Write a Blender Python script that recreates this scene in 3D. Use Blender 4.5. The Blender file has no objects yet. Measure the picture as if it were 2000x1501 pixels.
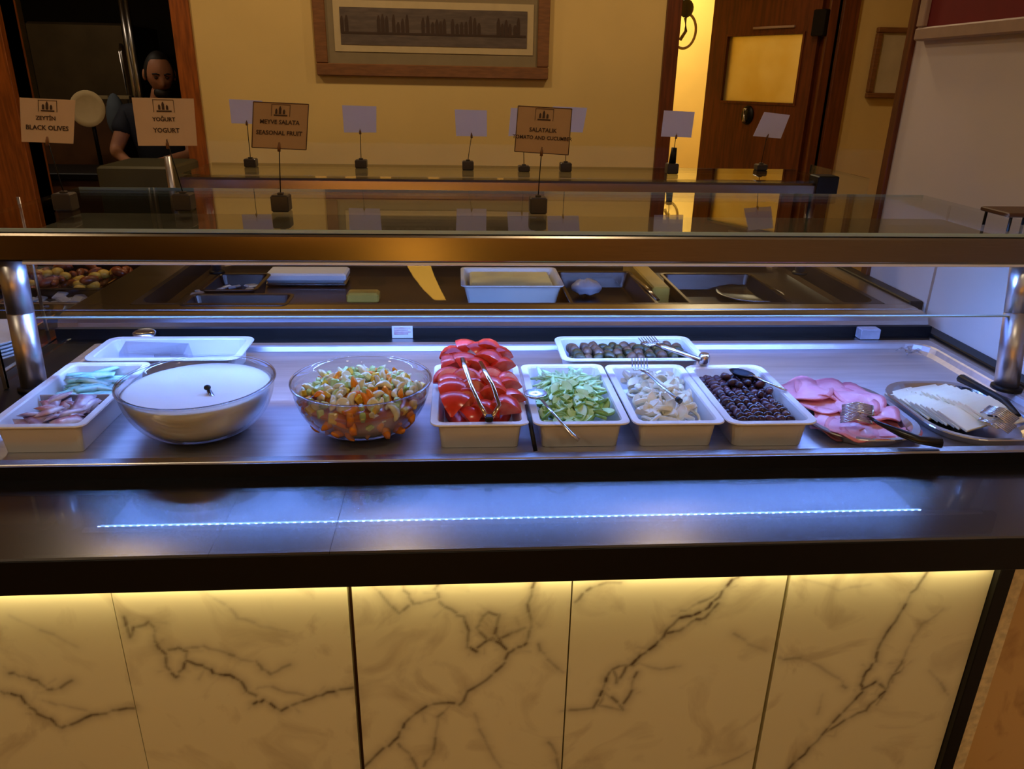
import bpy, bmesh, math, random
import numpy as np
from mathutils import Vector, Matrix, Euler
random.seed(7)
PI = math.pi
scene = bpy.context.scene
COL = scene.collection

# ------------------------------------------------------------------ camera
F_PX, PITCH, YAW, ROLL, CAM_Z = 1489.75, 0.3815260, 0.0746161, -0.0196612, 1.48
_f = Vector((math.sin(YAW)*math.cos(PITCH), math.cos(YAW)*math.cos(PITCH), -math.sin(PITCH)))
_r0 = Vector((math.cos(YAW), -math.sin(YAW), 0)); _d0 = _f.cross(_r0)
_R = math.cos(ROLL)*_r0 + math.sin(ROLL)*_d0
_D = -math.sin(ROLL)*_r0 + math.cos(ROLL)*_d0
CAM = Vector((0, 0, CAM_Z))
cd = bpy.data.cameras.new('camera'); cam = bpy.data.objects.new('camera', cd); COL.objects.link(cam)
cd.sensor_width = 36; cd.lens = F_PX/2000*36; cd.clip_start = 0.02
M = Matrix.Identity(4)
for i in range(3):
    M[i][0] = _R[i]; M[i][1] = -_D[i]; M[i][2] = -_f[i]; M[i][3] = CAM[i]
cam.matrix_world = M
scene.camera = cam

# ------------------------------------------------------------------ view, world, lights
vs = scene.view_settings
vs.view_transform = 'Standard'; vs.look = 'None'; vs.gamma = 1; vs.use_curve_mapping = False
vs.exposure = 0.0
world = bpy.data.worlds.new('world'); scene.world = world; world.use_nodes = True
world.node_tree.nodes['Background'].inputs[0].default_value = (1, .8, .6, 1)
world.node_tree.nodes['Background'].inputs[1].default_value = 0.01
scene.cycles.max_bounces = 10; scene.cycles.transparent_max_bounces = 24
scene.cycles.caustics_reflective = False; scene.cycles.caustics_refractive = False
scene.cycles.sample_clamp_indirect = 4.0

def area(name, loc, size, power, color, rot=(0, 0, 0), size_y=None, spread=PI):
    l = bpy.data.lights.new(name, 'AREA'); l.energy = power; l.color = color; l.size = size
    if size_y: l.shape = 'RECTANGLE'; l.size_y = size_y
    else: l.shape = 'DISK'
    l.spread = spread
    o = bpy.data.objects.new(name, l); COL.objects.link(o); o.location = loc; o.rotation_euler = rot
    return o
WARM = (1, .71, .42); NEUT = (1, .82, .56)
# recessed ceiling lamps of the dining room (fixtures are built under 'ceiling' below)
SPOTS = [(-1.6, -1.6), (0.1, -1.6), (1.7 - .55, -1.6), (-1.6, .35), (0.5, .55), (-0.3, 3.1), (1.0, 3.1), (-1.55, 2.9+.2)]
for i, (x, y) in enumerate(SPOTS):
    area('ceiling_lamp_light', (x, y, 2.66), .16, 4.5 if y < 2 else 6.6, NEUT if y < 2 else WARM)
area('hall_lamp_light', (1.5, 6.0, 2.6), .5, 30, (1, .86, .56))
# cold white LED strip under the front beam
LED_RADIANCE = 420   # row of LED chips modelled under the beam
area('led_strip_light', (.145, 1.4655, 1.1504), 1.837, 2.0, (.18, .36, 1.0), size_y=.009)
area('kitchen_lamp_light', (-2.6, 4.5, 2.5), .4, 3.6, (1, .82, .62))

# ------------------------------------------------------------------ pixel -> point on a real plane
def ray(px, py): return _R*((px-1000)/F_PX) + _D*((py-750)/F_PX) + _f
def at_z(px, py, z): d = ray(px, py); return CAM + d*((z-CAM_Z)/d.z)
def at_y(px, py, y): d = ray(px, py); return CAM + d*(y/d.y)
def at_x(px, py, x): d = ray(px, py); return CAM + d*(x/d.x)

# ------------------------------------------------------------------ materials
def lin(c):
    return tuple((v/255/12.92 if v/255 <= .04045 else ((v/255+.055)/1.055)**2.4) for v in c)
def mat(name, rgb, rough=.5, metal=0, noise=0, nscale=20, bump=0, emis=None, es=0, trans=0, spec=.5, sss=0, aniso=None, coat=0, stretch=(1, 1, 1), rgb2=None, alpha=1):
    m = bpy.data.materials.new(name); m.use_nodes = True
    nt = m.node_tree; b = nt.nodes['Principled BSDF']
    c = lin(rgb)
    b.inputs['Base Color'].default_value = (*c, 1)
    b.inputs['Roughness'].default_value = rough; b.inputs['Metallic'].default_value = metal
    b.inputs['Specular IOR Level'].default_value = spec
    b.inputs['Transmission Weight'].default_value = trans
    b.inputs['Coat Weight'].default_value = coat
    if coat: b.inputs['Coat Roughness'].default_value = .02; b.inputs['IOR'].default_value = 1.75
    b.inputs['Alpha'].default_value = alpha
    if sss: b.inputs['Subsurface Weight'].default_value = sss; b.inputs['Subsurface Radius'].default_value = (.01, .006, .004); b.inputs['Subsurface Scale'].default_value = .6
    if emis: b.inputs['Emission Color'].default_value = (*lin(emis), 1); b.inputs['Emission Strength'].default_value = es
    if noise or bump or rgb2:
        tc = nt.nodes.new('ShaderNodeTexCoord'); mp = nt.nodes.new('ShaderNodeMapping')
        mp.inputs['Scale'].default_value = stretch
        nt.links.new(tc.outputs['Object'], mp.inputs[0])
        n = nt.nodes.new('ShaderNodeTexNoise'); n.inputs['Scale'].default_value = nscale; n.inputs['Detail'].default_value = 4
        nt.links.new(mp.outputs[0], n.inputs['Vector'])
        if noise or rgb2:
            r = nt.nodes.new('ShaderNodeMix'); r.data_type = 'RGBA'
            c2 = lin(rgb2) if rgb2 else tuple(v*(1-noise) for v in c)
            c1 = c if rgb2 else tuple(min(1, v*(1+noise*.5)) for v in c)
            ra = nt.nodes.new('ShaderNodeMapRange'); ra.inputs[1].default_value = .35; ra.inputs[2].default_value = .65
            nt.links.new(n.outputs['Fac'], ra.inputs[0]); nt.links.new(ra.outputs[0], r.inputs[0])
            r.inputs[6].default_value = (*c1, 1); r.inputs[7].default_value = (*c2, 1)
            nt.links.new(r.outputs[2], b.inputs['Base Color'])
        if bump:
            bu = nt.nodes.new('ShaderNodeBump'); bu.inputs['Strength'].default_value = bump; bu.inputs['Distance'].default_value = .004
            nt.links.new(n.outputs['Fac'], bu.inputs['Height']); nt.links.new(bu.outputs[0], b.inputs['Normal'])
    if aniso:
        b.inputs['Anisotropic'].default_value = .85
        t = nt.nodes.new('ShaderNodeCombineXYZ')
        for i in range(3): t.inputs[i].default_value = aniso[i]
        nt.links.new(t.outputs[0], b.inputs['Tangent'])
    return m
def thin_glass(name, tint=(.96, .98, .97), base=.04, power=5.0):
    m = bpy.data.materials.new(name); m.use_nodes = True; nt = m.node_tree; nt.nodes.clear()
    out = nt.nodes.new('ShaderNodeOutputMaterial'); mx = nt.nodes.new('ShaderNodeMixShader')
    tr = nt.nodes.new('ShaderNodeBsdfTransparent'); gl = nt.nodes.new('ShaderNodeBsdfGlossy')
    tr.inputs[0].default_value = (*tint, 1); gl.inputs['Roughness'].default_value = .0
    g = nt.nodes.new('ShaderNodeNewGeometry'); d = nt.nodes.new('ShaderNodeVectorMath'); d.operation = 'DOT_PRODUCT'
    nt.links.new(g.outputs['Incoming'], d.inputs[0]); nt.links.new(g.outputs['Normal'], d.inputs[1])
    a = nt.nodes.new('ShaderNodeMath'); a.operation = 'ABSOLUTE'; nt.links.new(d.outputs['Value'], a.inputs[0])
    s = nt.nodes.new('ShaderNodeMath'); s.operation = 'SUBTRACT'; s.inputs[0].default_value = 1; nt.links.new(a.outputs[0], s.inputs[1])
    p = nt.nodes.new('ShaderNodeMath'); p.operation = 'POWER'; p.inputs[1].default_value = power; nt.links.new(s.outputs[0], p.inputs[0])
    q = nt.nodes.new('ShaderNodeMath'); q.operation = 'MULTIPLY_ADD'; q.inputs[1].default_value = 1-base; q.inputs[2].default_value = base
    nt.links.new(p.outputs[0], q.inputs[0]); nt.links.new(q.outputs[0], mx.inputs[0])
    nt.links.new(tr.outputs[0], mx.inputs[1]); nt.links.new(gl.outputs[0], mx.inputs[2]); nt.links.new(mx.outputs[0], out.inputs[0])
    return m
MT = {}
MT['yellow_wall'] = mat('yellow_wall_paint', (226, 196, 122), .8, noise=.06, nscale=2)
MT['hall_wall'] = mat('hall_wall_paint', (240, 205, 110), .8, noise=.05, nscale=3)
MT['white_wall'] = mat('white_wall_paint', (226, 217, 212), .75, noise=.05, nscale=2)
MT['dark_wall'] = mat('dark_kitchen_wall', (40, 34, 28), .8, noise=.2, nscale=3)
MT['ceil'] = mat('ceiling_paint', (215, 205, 190), .9, noise=.03, nscale=3)
MT['floor'] = mat('floor_tile', (120, 96, 70), .4, noise=.2, nscale=6)
MT['wood'] = mat('orange_brown_wood', (150, 80, 24), .4, noise=.35, nscale=14, stretch=(6, 6, .6))
MT['dwood'] = mat('dark_brown_wood', (104, 50, 16), .42, noise=.35, nscale=12, stretch=(6, 6, .5))
MT['granite'] = mat('black_granite', (16, 16, 20), .25, spec=1.0, noise=.5, nscale=120, coat=.5)
MT['blackm'] = mat('black_metal', (6, 6, 7), .45, spec=.3, noise=.2, nscale=30)
MT['blackp'] = mat('black_plastic', (18, 17, 18), .3, noise=.1, nscale=30)
MT['steel'] = mat('brushed_steel', (196, 190, 184), .26, 1, noise=.12, nscale=60, stretch=(.5, 30, 30), aniso=(1, 0, 0))
MT['beamsteel'] = mat('brushed_steel_beam', (138, 124, 108), .17, 1, noise=.12, nscale=40, stretch=(.3, 30, 60), aniso=(1, 0, 0))
MT['wellsteel'] = mat('satin_well_steel', (214, 212, 216), .47, .95, noise=.1, nscale=8, stretch=(.6, 8, 8), bump=.03)
MT['poststeel'] = mat('polished_tube_steel', (200, 196, 195), .36, 1, noise=.05, nscale=30)
MT['chrome'] = mat('chrome', (222, 220, 218), .24, 1, noise=.05, nscale=10)
MT['gold'] = mat('brassy_steel', (220, 190, 150), .15, 1, noise=.05, nscale=10)
MT['white'] = mat('white_melamine', (238, 238, 240), .28, noise=.02, nscale=20)
MT['glass'] = thin_glass('clear_glass_pane')
MT['shelfglass'] = thin_glass('shelf_glass', (.93, .96, .94))
MT['bowlglass'] = thin_glass('bowl_glass', (.97, .98, .98), .06, 3.0)
MT['gedge'] = mat('polished_glass_edge', (190, 215, 205), .3, trans=.3, noise=.05, nscale=10)
MT['panel'] = mat('lit_diffuser', (235, 238, 245), .5, emis=(96, 138, 255), es=3.2, noise=.02)
MT['led'] = mat('led_chip', (240, 245, 255), .4, emis=(255, 255, 255), es=LED_RADIANCE)
MT['led'].node_tree.nodes['Principled BSDF'].inputs['Emission Color'].default_value = (.20, .38, 1, 1)
MT['warmled'] = mat('warm_led_tape', (255, 245, 220), .4, emis=(255, 228, 165), es=14.0)
MT['lamp'] = mat('ceiling_lamp_lens', (255, 240, 220), .4, emis=(255, 205, 150), es=9)
MT['column_glow'] = mat('added_column_glow', (255, 220, 160), .6, emis=(255, 172, 70), es=6)  # glow of the columns added behind the viewer
MT['yogurt'] = mat('white_yogurt', (244, 244, 242), .35, sss=.15, bump=.35, nscale=26)
MT['tomato'] = mat('tomato_skin', (224, 62, 42), .2, noise=.25, nscale=30, sss=.08)
MT['tomflesh'] = mat('tomato_flesh', (238, 104, 86), .22, rgb2=(246, 156, 128), nscale=60, sss=.1)
MT['cucumber'] = mat('cucumber_flesh', (190, 236, 160), .3, rgb2=(216, 246, 190), nscale=90)
MT['cucskin'] = mat('cucumber_skin', (132, 176, 84), .35, noise=.2, nscale=40)
MT['onion'] = mat('onion_flesh', (246, 242, 226), .3, rgb2=(232, 232, 204), nscale=60)
MT['olive'] = mat('olive_skin', (62, 34, 44), .2, rgb2=(36, 20, 28), nscale=50)
MT['olive2'] = mat('brown_olive_skin', (96, 58, 62), .24, rgb2=(58, 32, 38), nscale=50)
MT['leaf1'] = mat('dark_leaf_roll', (74, 70, 36), .3, rgb2=(40, 36, 20), nscale=60, bump=.3)
MT['leaf2'] = mat('brown_roll', (112, 82, 60), .35, rgb2=(66, 46, 34), nscale=60, bump=.3)
MT['ham'] = mat('ham_meat', (248, 182, 198), .32, rgb2=(240, 156, 178), nscale=30, sss=.1)
MT['hamrim'] = mat('ham_rim', (234, 142, 158), .35, noise=.1)
MT['cheese'] = mat('pale_cheese', (252, 248, 222), .35, noise=.04, nscale=20, sss=.1)
MT['orange'] = mat('orange_fruit', (248, 160, 30), .22, rgb2=(226, 116, 16), nscale=40, sss=.1)
MT['yfruit'] = mat('yellow_fruit', (240, 208, 80), .25, rgb2=(226, 184, 60), nscale=40)
MT['gfruit'] = mat('green_fruit', (176, 204, 110), .25, rgb2=(208, 224, 160), nscale=40)
MT['wfruit'] = mat('white_fruit', (244, 240, 200), .25, rgb2=(226, 214, 180), nscale=40)
MT['rfruit'] = mat('red_fruit', (120, 34, 34), .25, noise=.2, nscale=40)
MT['syrup'] = mat('orange_syrup', (214, 128, 30), .2, rgb2=(170, 84, 16), nscale=14)
MT['cyan'] = mat('turquoise_wrapper', (120, 205, 200), .25, rgb2=(196, 232, 232), nscale=30, bump=.2)
MT['purple'] = mat('plum_wrapper', (150, 96, 120), .22, rgb2=(222, 214, 226), nscale=24, bump=.2)
MT['red'] = mat('red_wrapper', (176, 84, 84), .25, rgb2=(232, 220, 220), nscale=26, bump=.2)
MT['grey'] = mat('grey_wrapper', (150, 150, 164), .3, rgb2=(186, 186, 196), nscale=20)
MT['plastic'] = thin_glass('clear_plastic', (.93, .94, .97), .12, 2.0)
MT['ink'] = mat('black_ink', (62, 42, 24), .7, noise=.1)
MT['card'] = mat('cream_card', (206, 176, 140), .7, noise=.04, nscale=20)
MT['cardy'] = mat('tan_card', (178, 142, 96), .7, noise=.05, nscale=20)
MT['cardw'] = mat('lavender_white_card', (222, 222, 255), .7, noise=.02, nscale=20)
MT['holder'] = mat('dark_holder_base', (58, 50, 42), .35, noise=.1, nscale=20)
MT['frame'] = mat('picture_frame_wood', (128, 84, 44), .45, noise=.2, nscale=20, stretch=(1, 1, 6))
MT['mount'] = mat('olive_mount_board', (138, 122, 88), .8, noise=.05, nscale=20)
MT['mount2'] = mat('cream_mount_board', (196, 176, 130), .8, noise=.05, nscale=20)
MT['redmat'] = mat('red_mount_board', (120, 14, 16), .7, noise=.05, nscale=20)
MT['beige'] = mat('beige_frame', (176, 150, 130), .5, noise=.08, nscale=20)
MT['paper'] = mat('pale_print_paper', (200, 186, 150), .8, noise=.1, nscale=10)
MT['skin'] = mat('skin', (178, 124, 92), .55, noise=.08, nscale=20, sss=.05)
MT['hair'] = mat('dark_hair', (20, 14, 12), .6, noise=.2, nscale=60)
MT['shirt'] = mat('navy_shirt', (30, 36, 52), .8, noise=.15, nscale=20)
MT['shirt2'] = mat('grey_blue_sleeve', (84, 96, 110), .8, noise=.1, nscale=20)
MT['trouser'] = mat('black_trousers', (22, 22, 26), .8, noise=.1, nscale=20)
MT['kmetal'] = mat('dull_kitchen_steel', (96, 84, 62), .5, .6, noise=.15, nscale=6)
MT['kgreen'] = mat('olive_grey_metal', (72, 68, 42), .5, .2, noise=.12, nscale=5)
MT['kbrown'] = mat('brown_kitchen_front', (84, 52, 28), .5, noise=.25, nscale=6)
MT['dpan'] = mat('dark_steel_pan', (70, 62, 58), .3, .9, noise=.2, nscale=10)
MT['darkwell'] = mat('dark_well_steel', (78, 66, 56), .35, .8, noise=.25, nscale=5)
MT['butter'] = mat('yellow_block', (206, 164, 64), .4, noise=.1, nscale=20)
MT['sausage'] = mat('roast_meat', (150, 72, 34), .35, rgb2=(86, 40, 22), nscale=40)
MT['jamb'] = mat('yellow_door_glass', (236, 226, 170), .45, trans=.75, noise=.1, nscale=4, rgb2=(220, 200, 110))
MT['tub'] = mat('white_tub_plastic', (236, 232, 220), .3, noise=.02)
MT['cream'] = mat('cream_spread', (246, 226, 150), .4, noise=.05, bump=.2)
MT['edge'] = mat('rough_white_stone_edge', (220, 206, 160), .8, noise=.2, nscale=80, bump=.4)

# ------------------------------------------------------------------ mesh helpers
class MB:
    def __init__(s): s.v = []; s.f = []; s.mi = []; s.sm = []; s.mi_cur = 0
    def add(s, vs, fs, smooth=False, mi=None):
        o = len(s.v); s.v += [tuple(v) for v in vs]
        for f in fs: s.f.append(tuple(i+o for i in f)); s.mi.append(s.mi_cur if mi is None else mi); s.sm.append(smooth)
        return s
    def box(s, x0, x1, y0, y1, z0, z1, mi=None):
        vs = [(x, y, z) for z in (z0, z1) for y in (y0, y1) for x in (x0, x1)]
        return s.add(vs, [(0, 2, 3, 1), (4, 5, 7, 6), (0, 1, 5, 4), (2, 6, 7, 3), (0, 4, 6, 2), (1, 3, 7, 5)], mi=mi)
    def bbox(s, x0, x1, y0, y1, z0, z1, b=.002, mi=None):   # chamfered box
        cx, cy, cz = (x0+x1)/2, (y0+y1)/2, (z0+z1)/2; hx, hy, hz = (x1-x0)/2, (y1-y0)/2, (z1-z0)/2
        b = min(b, hx*.9, hy*.9, hz*.9)
        def ring(ix, iy): return [(-ix, -iy), (ix, -iy), (ix, iy), (-ix, iy)]
        rings = []
        for z, k in ((-hz, b), (-hz+b, 0), (hz-b, 0), (hz, b)):
            ax, ay = hx-k, hy-k; c = b*.6
            pts = [(-ax+c, -ay), (ax-c, -ay), (ax, -ay+c), (ax, ay-c), (ax-c, ay), (-ax+c, ay), (-ax, ay-c), (-ax, -ay+c)]
            rings.append([(cx+p[0], cy+p[1], cz+z) for p in pts])
        return s.loft(rings, mi=mi)
    def loft(s, rings, cap0=True, cap1=True, smooth=False, mi=None, closed=True):
        n = len(rings[0]); vs = [p for r in rings for p in r]; fs = []
        for i in range(len(rings)-1):
            for j in range(n if closed else n-1):
                k = (j+1) % n
                fs.append((i*n+j, i*n+k, (i+1)*n+k, (i+1)*n+j))
        s.add(vs, fs, smooth, mi)
        o = len(s.v)-len(vs)
        if cap0: s.f.append(tuple(o+j for j in reversed(range(n)))); s.mi.append(s.mi_cur if mi is None else mi); s.sm.append(False)
        if cap1: s.f.append(tuple(o+(len(rings)-1)*n+j for j in range(n))); s.mi.append(s.mi_cur if mi is None else mi); s.sm.append(False)
        return s
    def lathe(s, prof, c=(0, 0, 0), n=48, smooth=True, cap0=True, cap1=True, mi=None):
        rings = [[(c[0]+r*math.cos(2*PI*j/n), c[1]+r*math.sin(2*PI*j/n), c[2]+z) for j in range(n)] for r, z in prof]
        return s.loft(rings, cap0, cap1, smooth, mi)
    def tube(s, pts, r, n=8, mi=None, flat=1.0):
        pts = [Vector(p) for p in pts]; rs = r if isinstance(r, (list, tuple)) else [r]*len(pts)
        rings = []; up = Vector((0, 0, 1))
        for i, p in enumerate(pts):
            t = (pts[min(i+1, len(pts)-1)]-pts[max(i-1, 0)]).normalized()
            a = t.cross(up)
            if a.length < 1e-3: a = t.cross(Vector((1, 0, 0)))
            a.normalize(); b = a.cross(t)
            rings.append([tuple(p+(a*math.cos(2*PI*j/n)+b*math.sin(2*PI*j/n)*flat)*rs[i]) for j in range(n)])
        return s.loft(rings, True, True, True, mi)
    def sphere(s, c, r, n=12, m=8, mi=None, fn=None):
        r = r if isinstance(r, (list, tuple)) else (r, r, r)
        rings = []
        for i in range(m+1):
            a = -PI/2+PI*(i if 0 < i < m else (i+(.02 if i == 0 else -.02)))/m
            ring = []
            for j in range(n):
                p = (math.cos(a)*math.cos(2*PI*j/n), math.cos(a)*math.sin(2*PI*j/n), math.sin(a))
                if fn: p = fn(p)
                ring.append((c[0]+r[0]*p[0], c[1]+r[1]*p[1], c[2]+r[2]*p[2]))
            rings.append(ring)
        return s.loft(rings, True, True, True, mi)
    def extrude_x(s, prof, x0, x1, smooth=False, mi=None):
        return s.loft([[(x0, y, z) for y, z in prof], [(x1, y, z) for y, z in prof]], True, True, smooth, mi)
    def xf(s, m, start=0):
        s.v[start:] = [tuple(m @ Vector(p)) for p in s.v[start:]]; return s
    def mesh(s, name, mats):
        me = bpy.data.meshes.new(name); me.from_pydata(s.v, [], s.f)
        for m in (mats if isinstance(mats, (list, tuple)) else [mats]): me.materials.append(m)
        me.polygons.foreach_set('material_index', s.mi); me.polygons.foreach_set('use_smooth', s.sm)
        bm = bmesh.new(); bm.from_mesh(me); bmesh.ops.recalc_face_normals(bm, faces=bm.faces); bm.to_mesh(me); bm.free()
        me.update(); return me
    def build(s, name, mats, parent=None, loc=None, rot=None):
        # mesh data is kept local to an origin; top-level meshes get their origin at the base
        if loc is None and parent is None and s.v:
            a = np.array(s.v); loc = ((a[:, 0].min()+a[:, 0].max())/2, (a[:, 1].min()+a[:, 1].max())/2, a[:, 2].min())
            s.v = [tuple(Vector(p)-Vector(loc)) for p in s.v]
        me = s.mesh(name, mats); o = bpy.data.objects.new(name, me); COL.objects.link(o)
        if parent is not None:
            o.parent = parent
            o.matrix_parent_inverse = Matrix.Translation(-Vector(parent.location)) if parent.type == 'EMPTY' and parent.parent is None and loc is None else Matrix.Identity(4)
        if loc is not None: o.location = loc
        if rot is not None: o.rotation_euler = rot
        return o
def rrect(cx, cy, hx, hy, r, z, n=5):
    pts = []
    r = min(r, hx, hy)
    for k, (sx, sy) in enumerate(((1, 1), (-1, 1), (-1, -1), (1, -1))):
        for i in range(n):
            a = PI/2*k + PI/2*i/(n-1)
            pts.append((cx+sx*(hx-r)+r*math.cos(a), cy+sy*(hy-r)+r*math.sin(a), z))
    return pts
def tag(o, label=None, cat=None, group=None, kind=None):
    if label: o['label'] = label
    if cat: o['category'] = cat
    if group: o['group'] = group
    if kind: o['kind'] = kind
    return o
def struct(o, label=None):
    o['kind'] = 'structure'
    if label: o['label'] = label
    return o
def thing(name, label, cat, loc=(0, 0, 0), rot=(0, 0, 0), group=None):
    o = bpy.data.objects.new(name, None); COL.objects.link(o); o.location = loc; o.rotation_euler = rot
    o.empty_display_size = .05
    return tag(o, label, cat, group)
def child(mb, name, mats, parent): # geometry given in the parent's local frame
    me = mb.mesh(name, mats); o = bpy.data.objects.new(name, me); COL.objects.link(o); o.parent = parent; return o
def copy_tree(o, loc=None, rot=None, scale=None, label=None, group=None, parent=None):
    c = o.copy(); COL.objects.link(c)
    if parent is not None: c.parent = parent
    if loc is not None: c.location = loc
    if rot is not None: c.rotation_euler = rot
    if scale is not None: c.scale = scale if isinstance(scale, (tuple, list)) else (scale,)*3
    if label: c['label'] = label
    if group: c['group'] = group
    for ch in list(o.children): copy_tree(ch, parent=c)
    return c
def U(a, b): return random.uniform(a, b)

# ================================================================== THE SETTING
def wall(name, boxes, m, label):
    b = MB()
    for q in boxes: b.box(*q)
    return struct(b.build(name, m), label)
WY = 4.0
b = MB(); b.box(-3.6, 2.8, -3.2, 7.2, -.05, 0); struct(b.build('floor', MT['floor']), 'brown floor of the dining room')
b = MB(); b.box(-3.6, 2.8, -3.2, 7.2, 2.7, 2.75); ceil = struct(b.build('ceiling', MT['ceil']), 'plain pale ceiling')
for (x, y) in SPOTS:
    l = MB(); l.lathe([(.10, -.004), (.10, -.014), (.085, -.016), (.08, -.008)], (x, y, 2.702), 24); t = thing('ceiling_downlight', 'round recessed ceiling downlight above the dining room', 'ceiling light', (x, y, 2.69), group='recessed ceiling downlights')
    l.xf(Matrix.Translation((-x, -y, -2.69))); child(l, 'trim_ring', MT['blackm'], t)
# back wall with kitchen opening (x -2.06..-1.31) and doorway (1.07..1.87)
KX0, KX1 = -2.063, -1.31
DX0, DX1 = 1.075, 1.87
wall('wall_back', [(-3.5, KX0-.0, WY, WY+.12, 0, 2.7), (KX1, DX0, WY, WY+.12, 0, 2.7), (DX1, 2.7, WY, WY+.12, 0, 2.7),
                   (KX0, KX1, WY, WY+.12, 2.2, 2.7), (DX0, DX1, WY, WY+.12, 2.15, 2.7)], MT['yellow_wall'], 'mustard yellow wall behind the buffets')
wall('wall_left', [(-3.6, -3.5, -3.1, 7.1, 0, 2.7)], MT['yellow_wall'], 'wall on the left, out of view')
wall('wall_front', [(.45, 2.8, -3.2, -3.1, 0, 2.7)], MT['yellow_wall'], 'yellow half of the wall behind the camera')
wall('wall_front', [(-3.6, .45, -3.2, -3.1, 0, 2.7)], MT['kbrown'], 'wall behind the camera')  # wall split into brown and yellow to shape the reflections in the beam
RX = 1.25
wall('wall_right', [(RX, RX+.12, -3.1, 2.2, 0, 2.7)], MT['white_wall'], 'white side wall at the right end of the buffet')
wall('wall_recess', [(2.7, 2.8, 2.0, 7.1, 0, 2.7), (RX+.12, 2.8, 1.95, 2.03, 0, 2.7)], MT['yellow_wall'], 'yellow wall of the recess behind the white wall')
wall('wall_hall', [(.9, 2.8, 6.6, 6.7, 0, 2.7), (.8, .9, WY+.12, 6.7, 0, 2.7)], MT['hall_wall'], 'bright yellow wall of the passage beyond the doorway')
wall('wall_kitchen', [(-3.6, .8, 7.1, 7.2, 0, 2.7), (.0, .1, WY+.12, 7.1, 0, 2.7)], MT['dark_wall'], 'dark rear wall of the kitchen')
# trims
def trim(n, x0, x1, y0, y1, z0, z1, m, label, b=.004): 
    q = MB(); q.bbox(x0, x1, y0, y1, z0, z1, b); return struct(q.build(n, m), label)
trim('trim_1', KX1, KX1+.085, WY-.02, WY+.14, 0, 2.25, MT['wood'], 'orange brown wooden post on the right of the kitchen opening')
trim('trim_2', KX0-.42, KX0+.0, WY-.04, WY+.14, 0, 2.25, MT['wood'], 'wide orange brown wooden post on the left of the kitchen opening')
trim('trim_3', DX0-.07, DX0+.0, WY-.025, WY+.14, 0, 2.17, MT['dwood'], 'dark brown left jamb of the doorway')
trim('trim_4', DX1, DX1+.08, WY-.025, WY+.14, 0, 2.17, MT['dwood'], 'dark brown right jamb of the doorway')
trim('trim_5', DX1-.055, DX1-.012, WY-.0, WY+.12, 0, 2.15, MT['dwood'], 'inner stop of the right door jamb')
trim('trim_6', RX-.012, RX+.07, 2.2, 2.235, 0, 2.7, MT['dwood'], 'brown wooden corner strip at the end of the white wall')
trim('trim_7', DX0-.07, DX1+.08, WY-.025, WY+.14, 2.15, 2.24, MT['dwood'], 'wooden head of the doorway')
trim('trim_8', KX0-.42, KX1+.085, WY-.02, WY+.14, 2.2, 2.3, MT['wood'], 'wooden head of the kitchen opening')
# door leaf, hinged on the right jamb and swung into the passage
hp = Vector((DX1-.06, WY+.06, 0)); fe = Vector((1.455, 4.66, 0)); dv = fe-hp; DWID = dv.length
door = thing('door_1', 'dark brown wooden door with a square yellow glazed window, standing half open', None, hp, (0, 0, math.atan2(dv.y, dv.x)))
door['kind'] = 'structure'
W = DWID; wz0, wz1 = 1.385, 1.715; wx0, wx1 = .085, W-.125
q = MB(); T = .02
for (a0, a1, c0, c1) in ((0, wx0, 0, 2.12), (wx1, W, 0, 2.12), (wx0, wx1, 0, wz0), (wx0, wx1, wz1, 2.12)): q.box(a0, a1, -T, T, c0, c1)
child(q, 'door_leaf', MT['dwood'], door)
q = MB(); q.box(wx0, wx1, -.004, .004, wz0, wz1); child(q, 'glazing', MT['jamb'], door)
q = MB()
for (a0, a1, c0, c1) in ((wx0-.012, wx1+.012, wz0-.012, wz0), (wx0-.012, wx1+.012, wz1, wz1+.012), (wx0-.012, wx0, wz0, wz1), (wx1, wx1+.012, wz0, wz1)): q.box(a0, a1, -T-.006, T+.006, c0, c1)
child(q, 'glazing_bead', MT['dwood'], door)
q = MB(); q.lathe([(.001, 0), (.04, 0), (.04, .008), (.001, .01)], (0, 0, 0), 24); q.xf(Matrix.Rotation(-PI/2, 4, 'X')); q.v = [(x+.37, -y*1+.02 if False else y+.02, z*1.25+1.315) for x, y, z in q.v]
q2 = MB(); q2.tube([(.37, .03, 1.35), (.37, .055, 1.345), (.37, .055, 1.285), (.37, .03, 1.28)], .008, 8)
for qq, nm, mm in ((q, 'handle_plate', 'blackm'), (q2, 'door_handle', 'chrome')):
    # handle on the side of the leaf that faces the dining room
    child(qq, nm, MT[mm], door)
q = MB(); q.bbox(-.05, .02, .0, .055, 1.70, 1.82, .004); child(q, 'hinge', MT['blackm'], door)
q = MB(); q.bbox(.14, .40, T, T+.012, 1.745, 1.757, .002); child(q, 'closer_arm', MT['beige'], door)

# ================================================================== FRONT COUNTER
XL, XR = -.95, RX-.004
counter = thing('buffet_counter', 'front buffet counter with black stone ledge and lit marble panels', 'counter', (.15, 1.3, 0))
def cpart(mb, name, m, par=None): return mb.build(name, m, par or counter)
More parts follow.
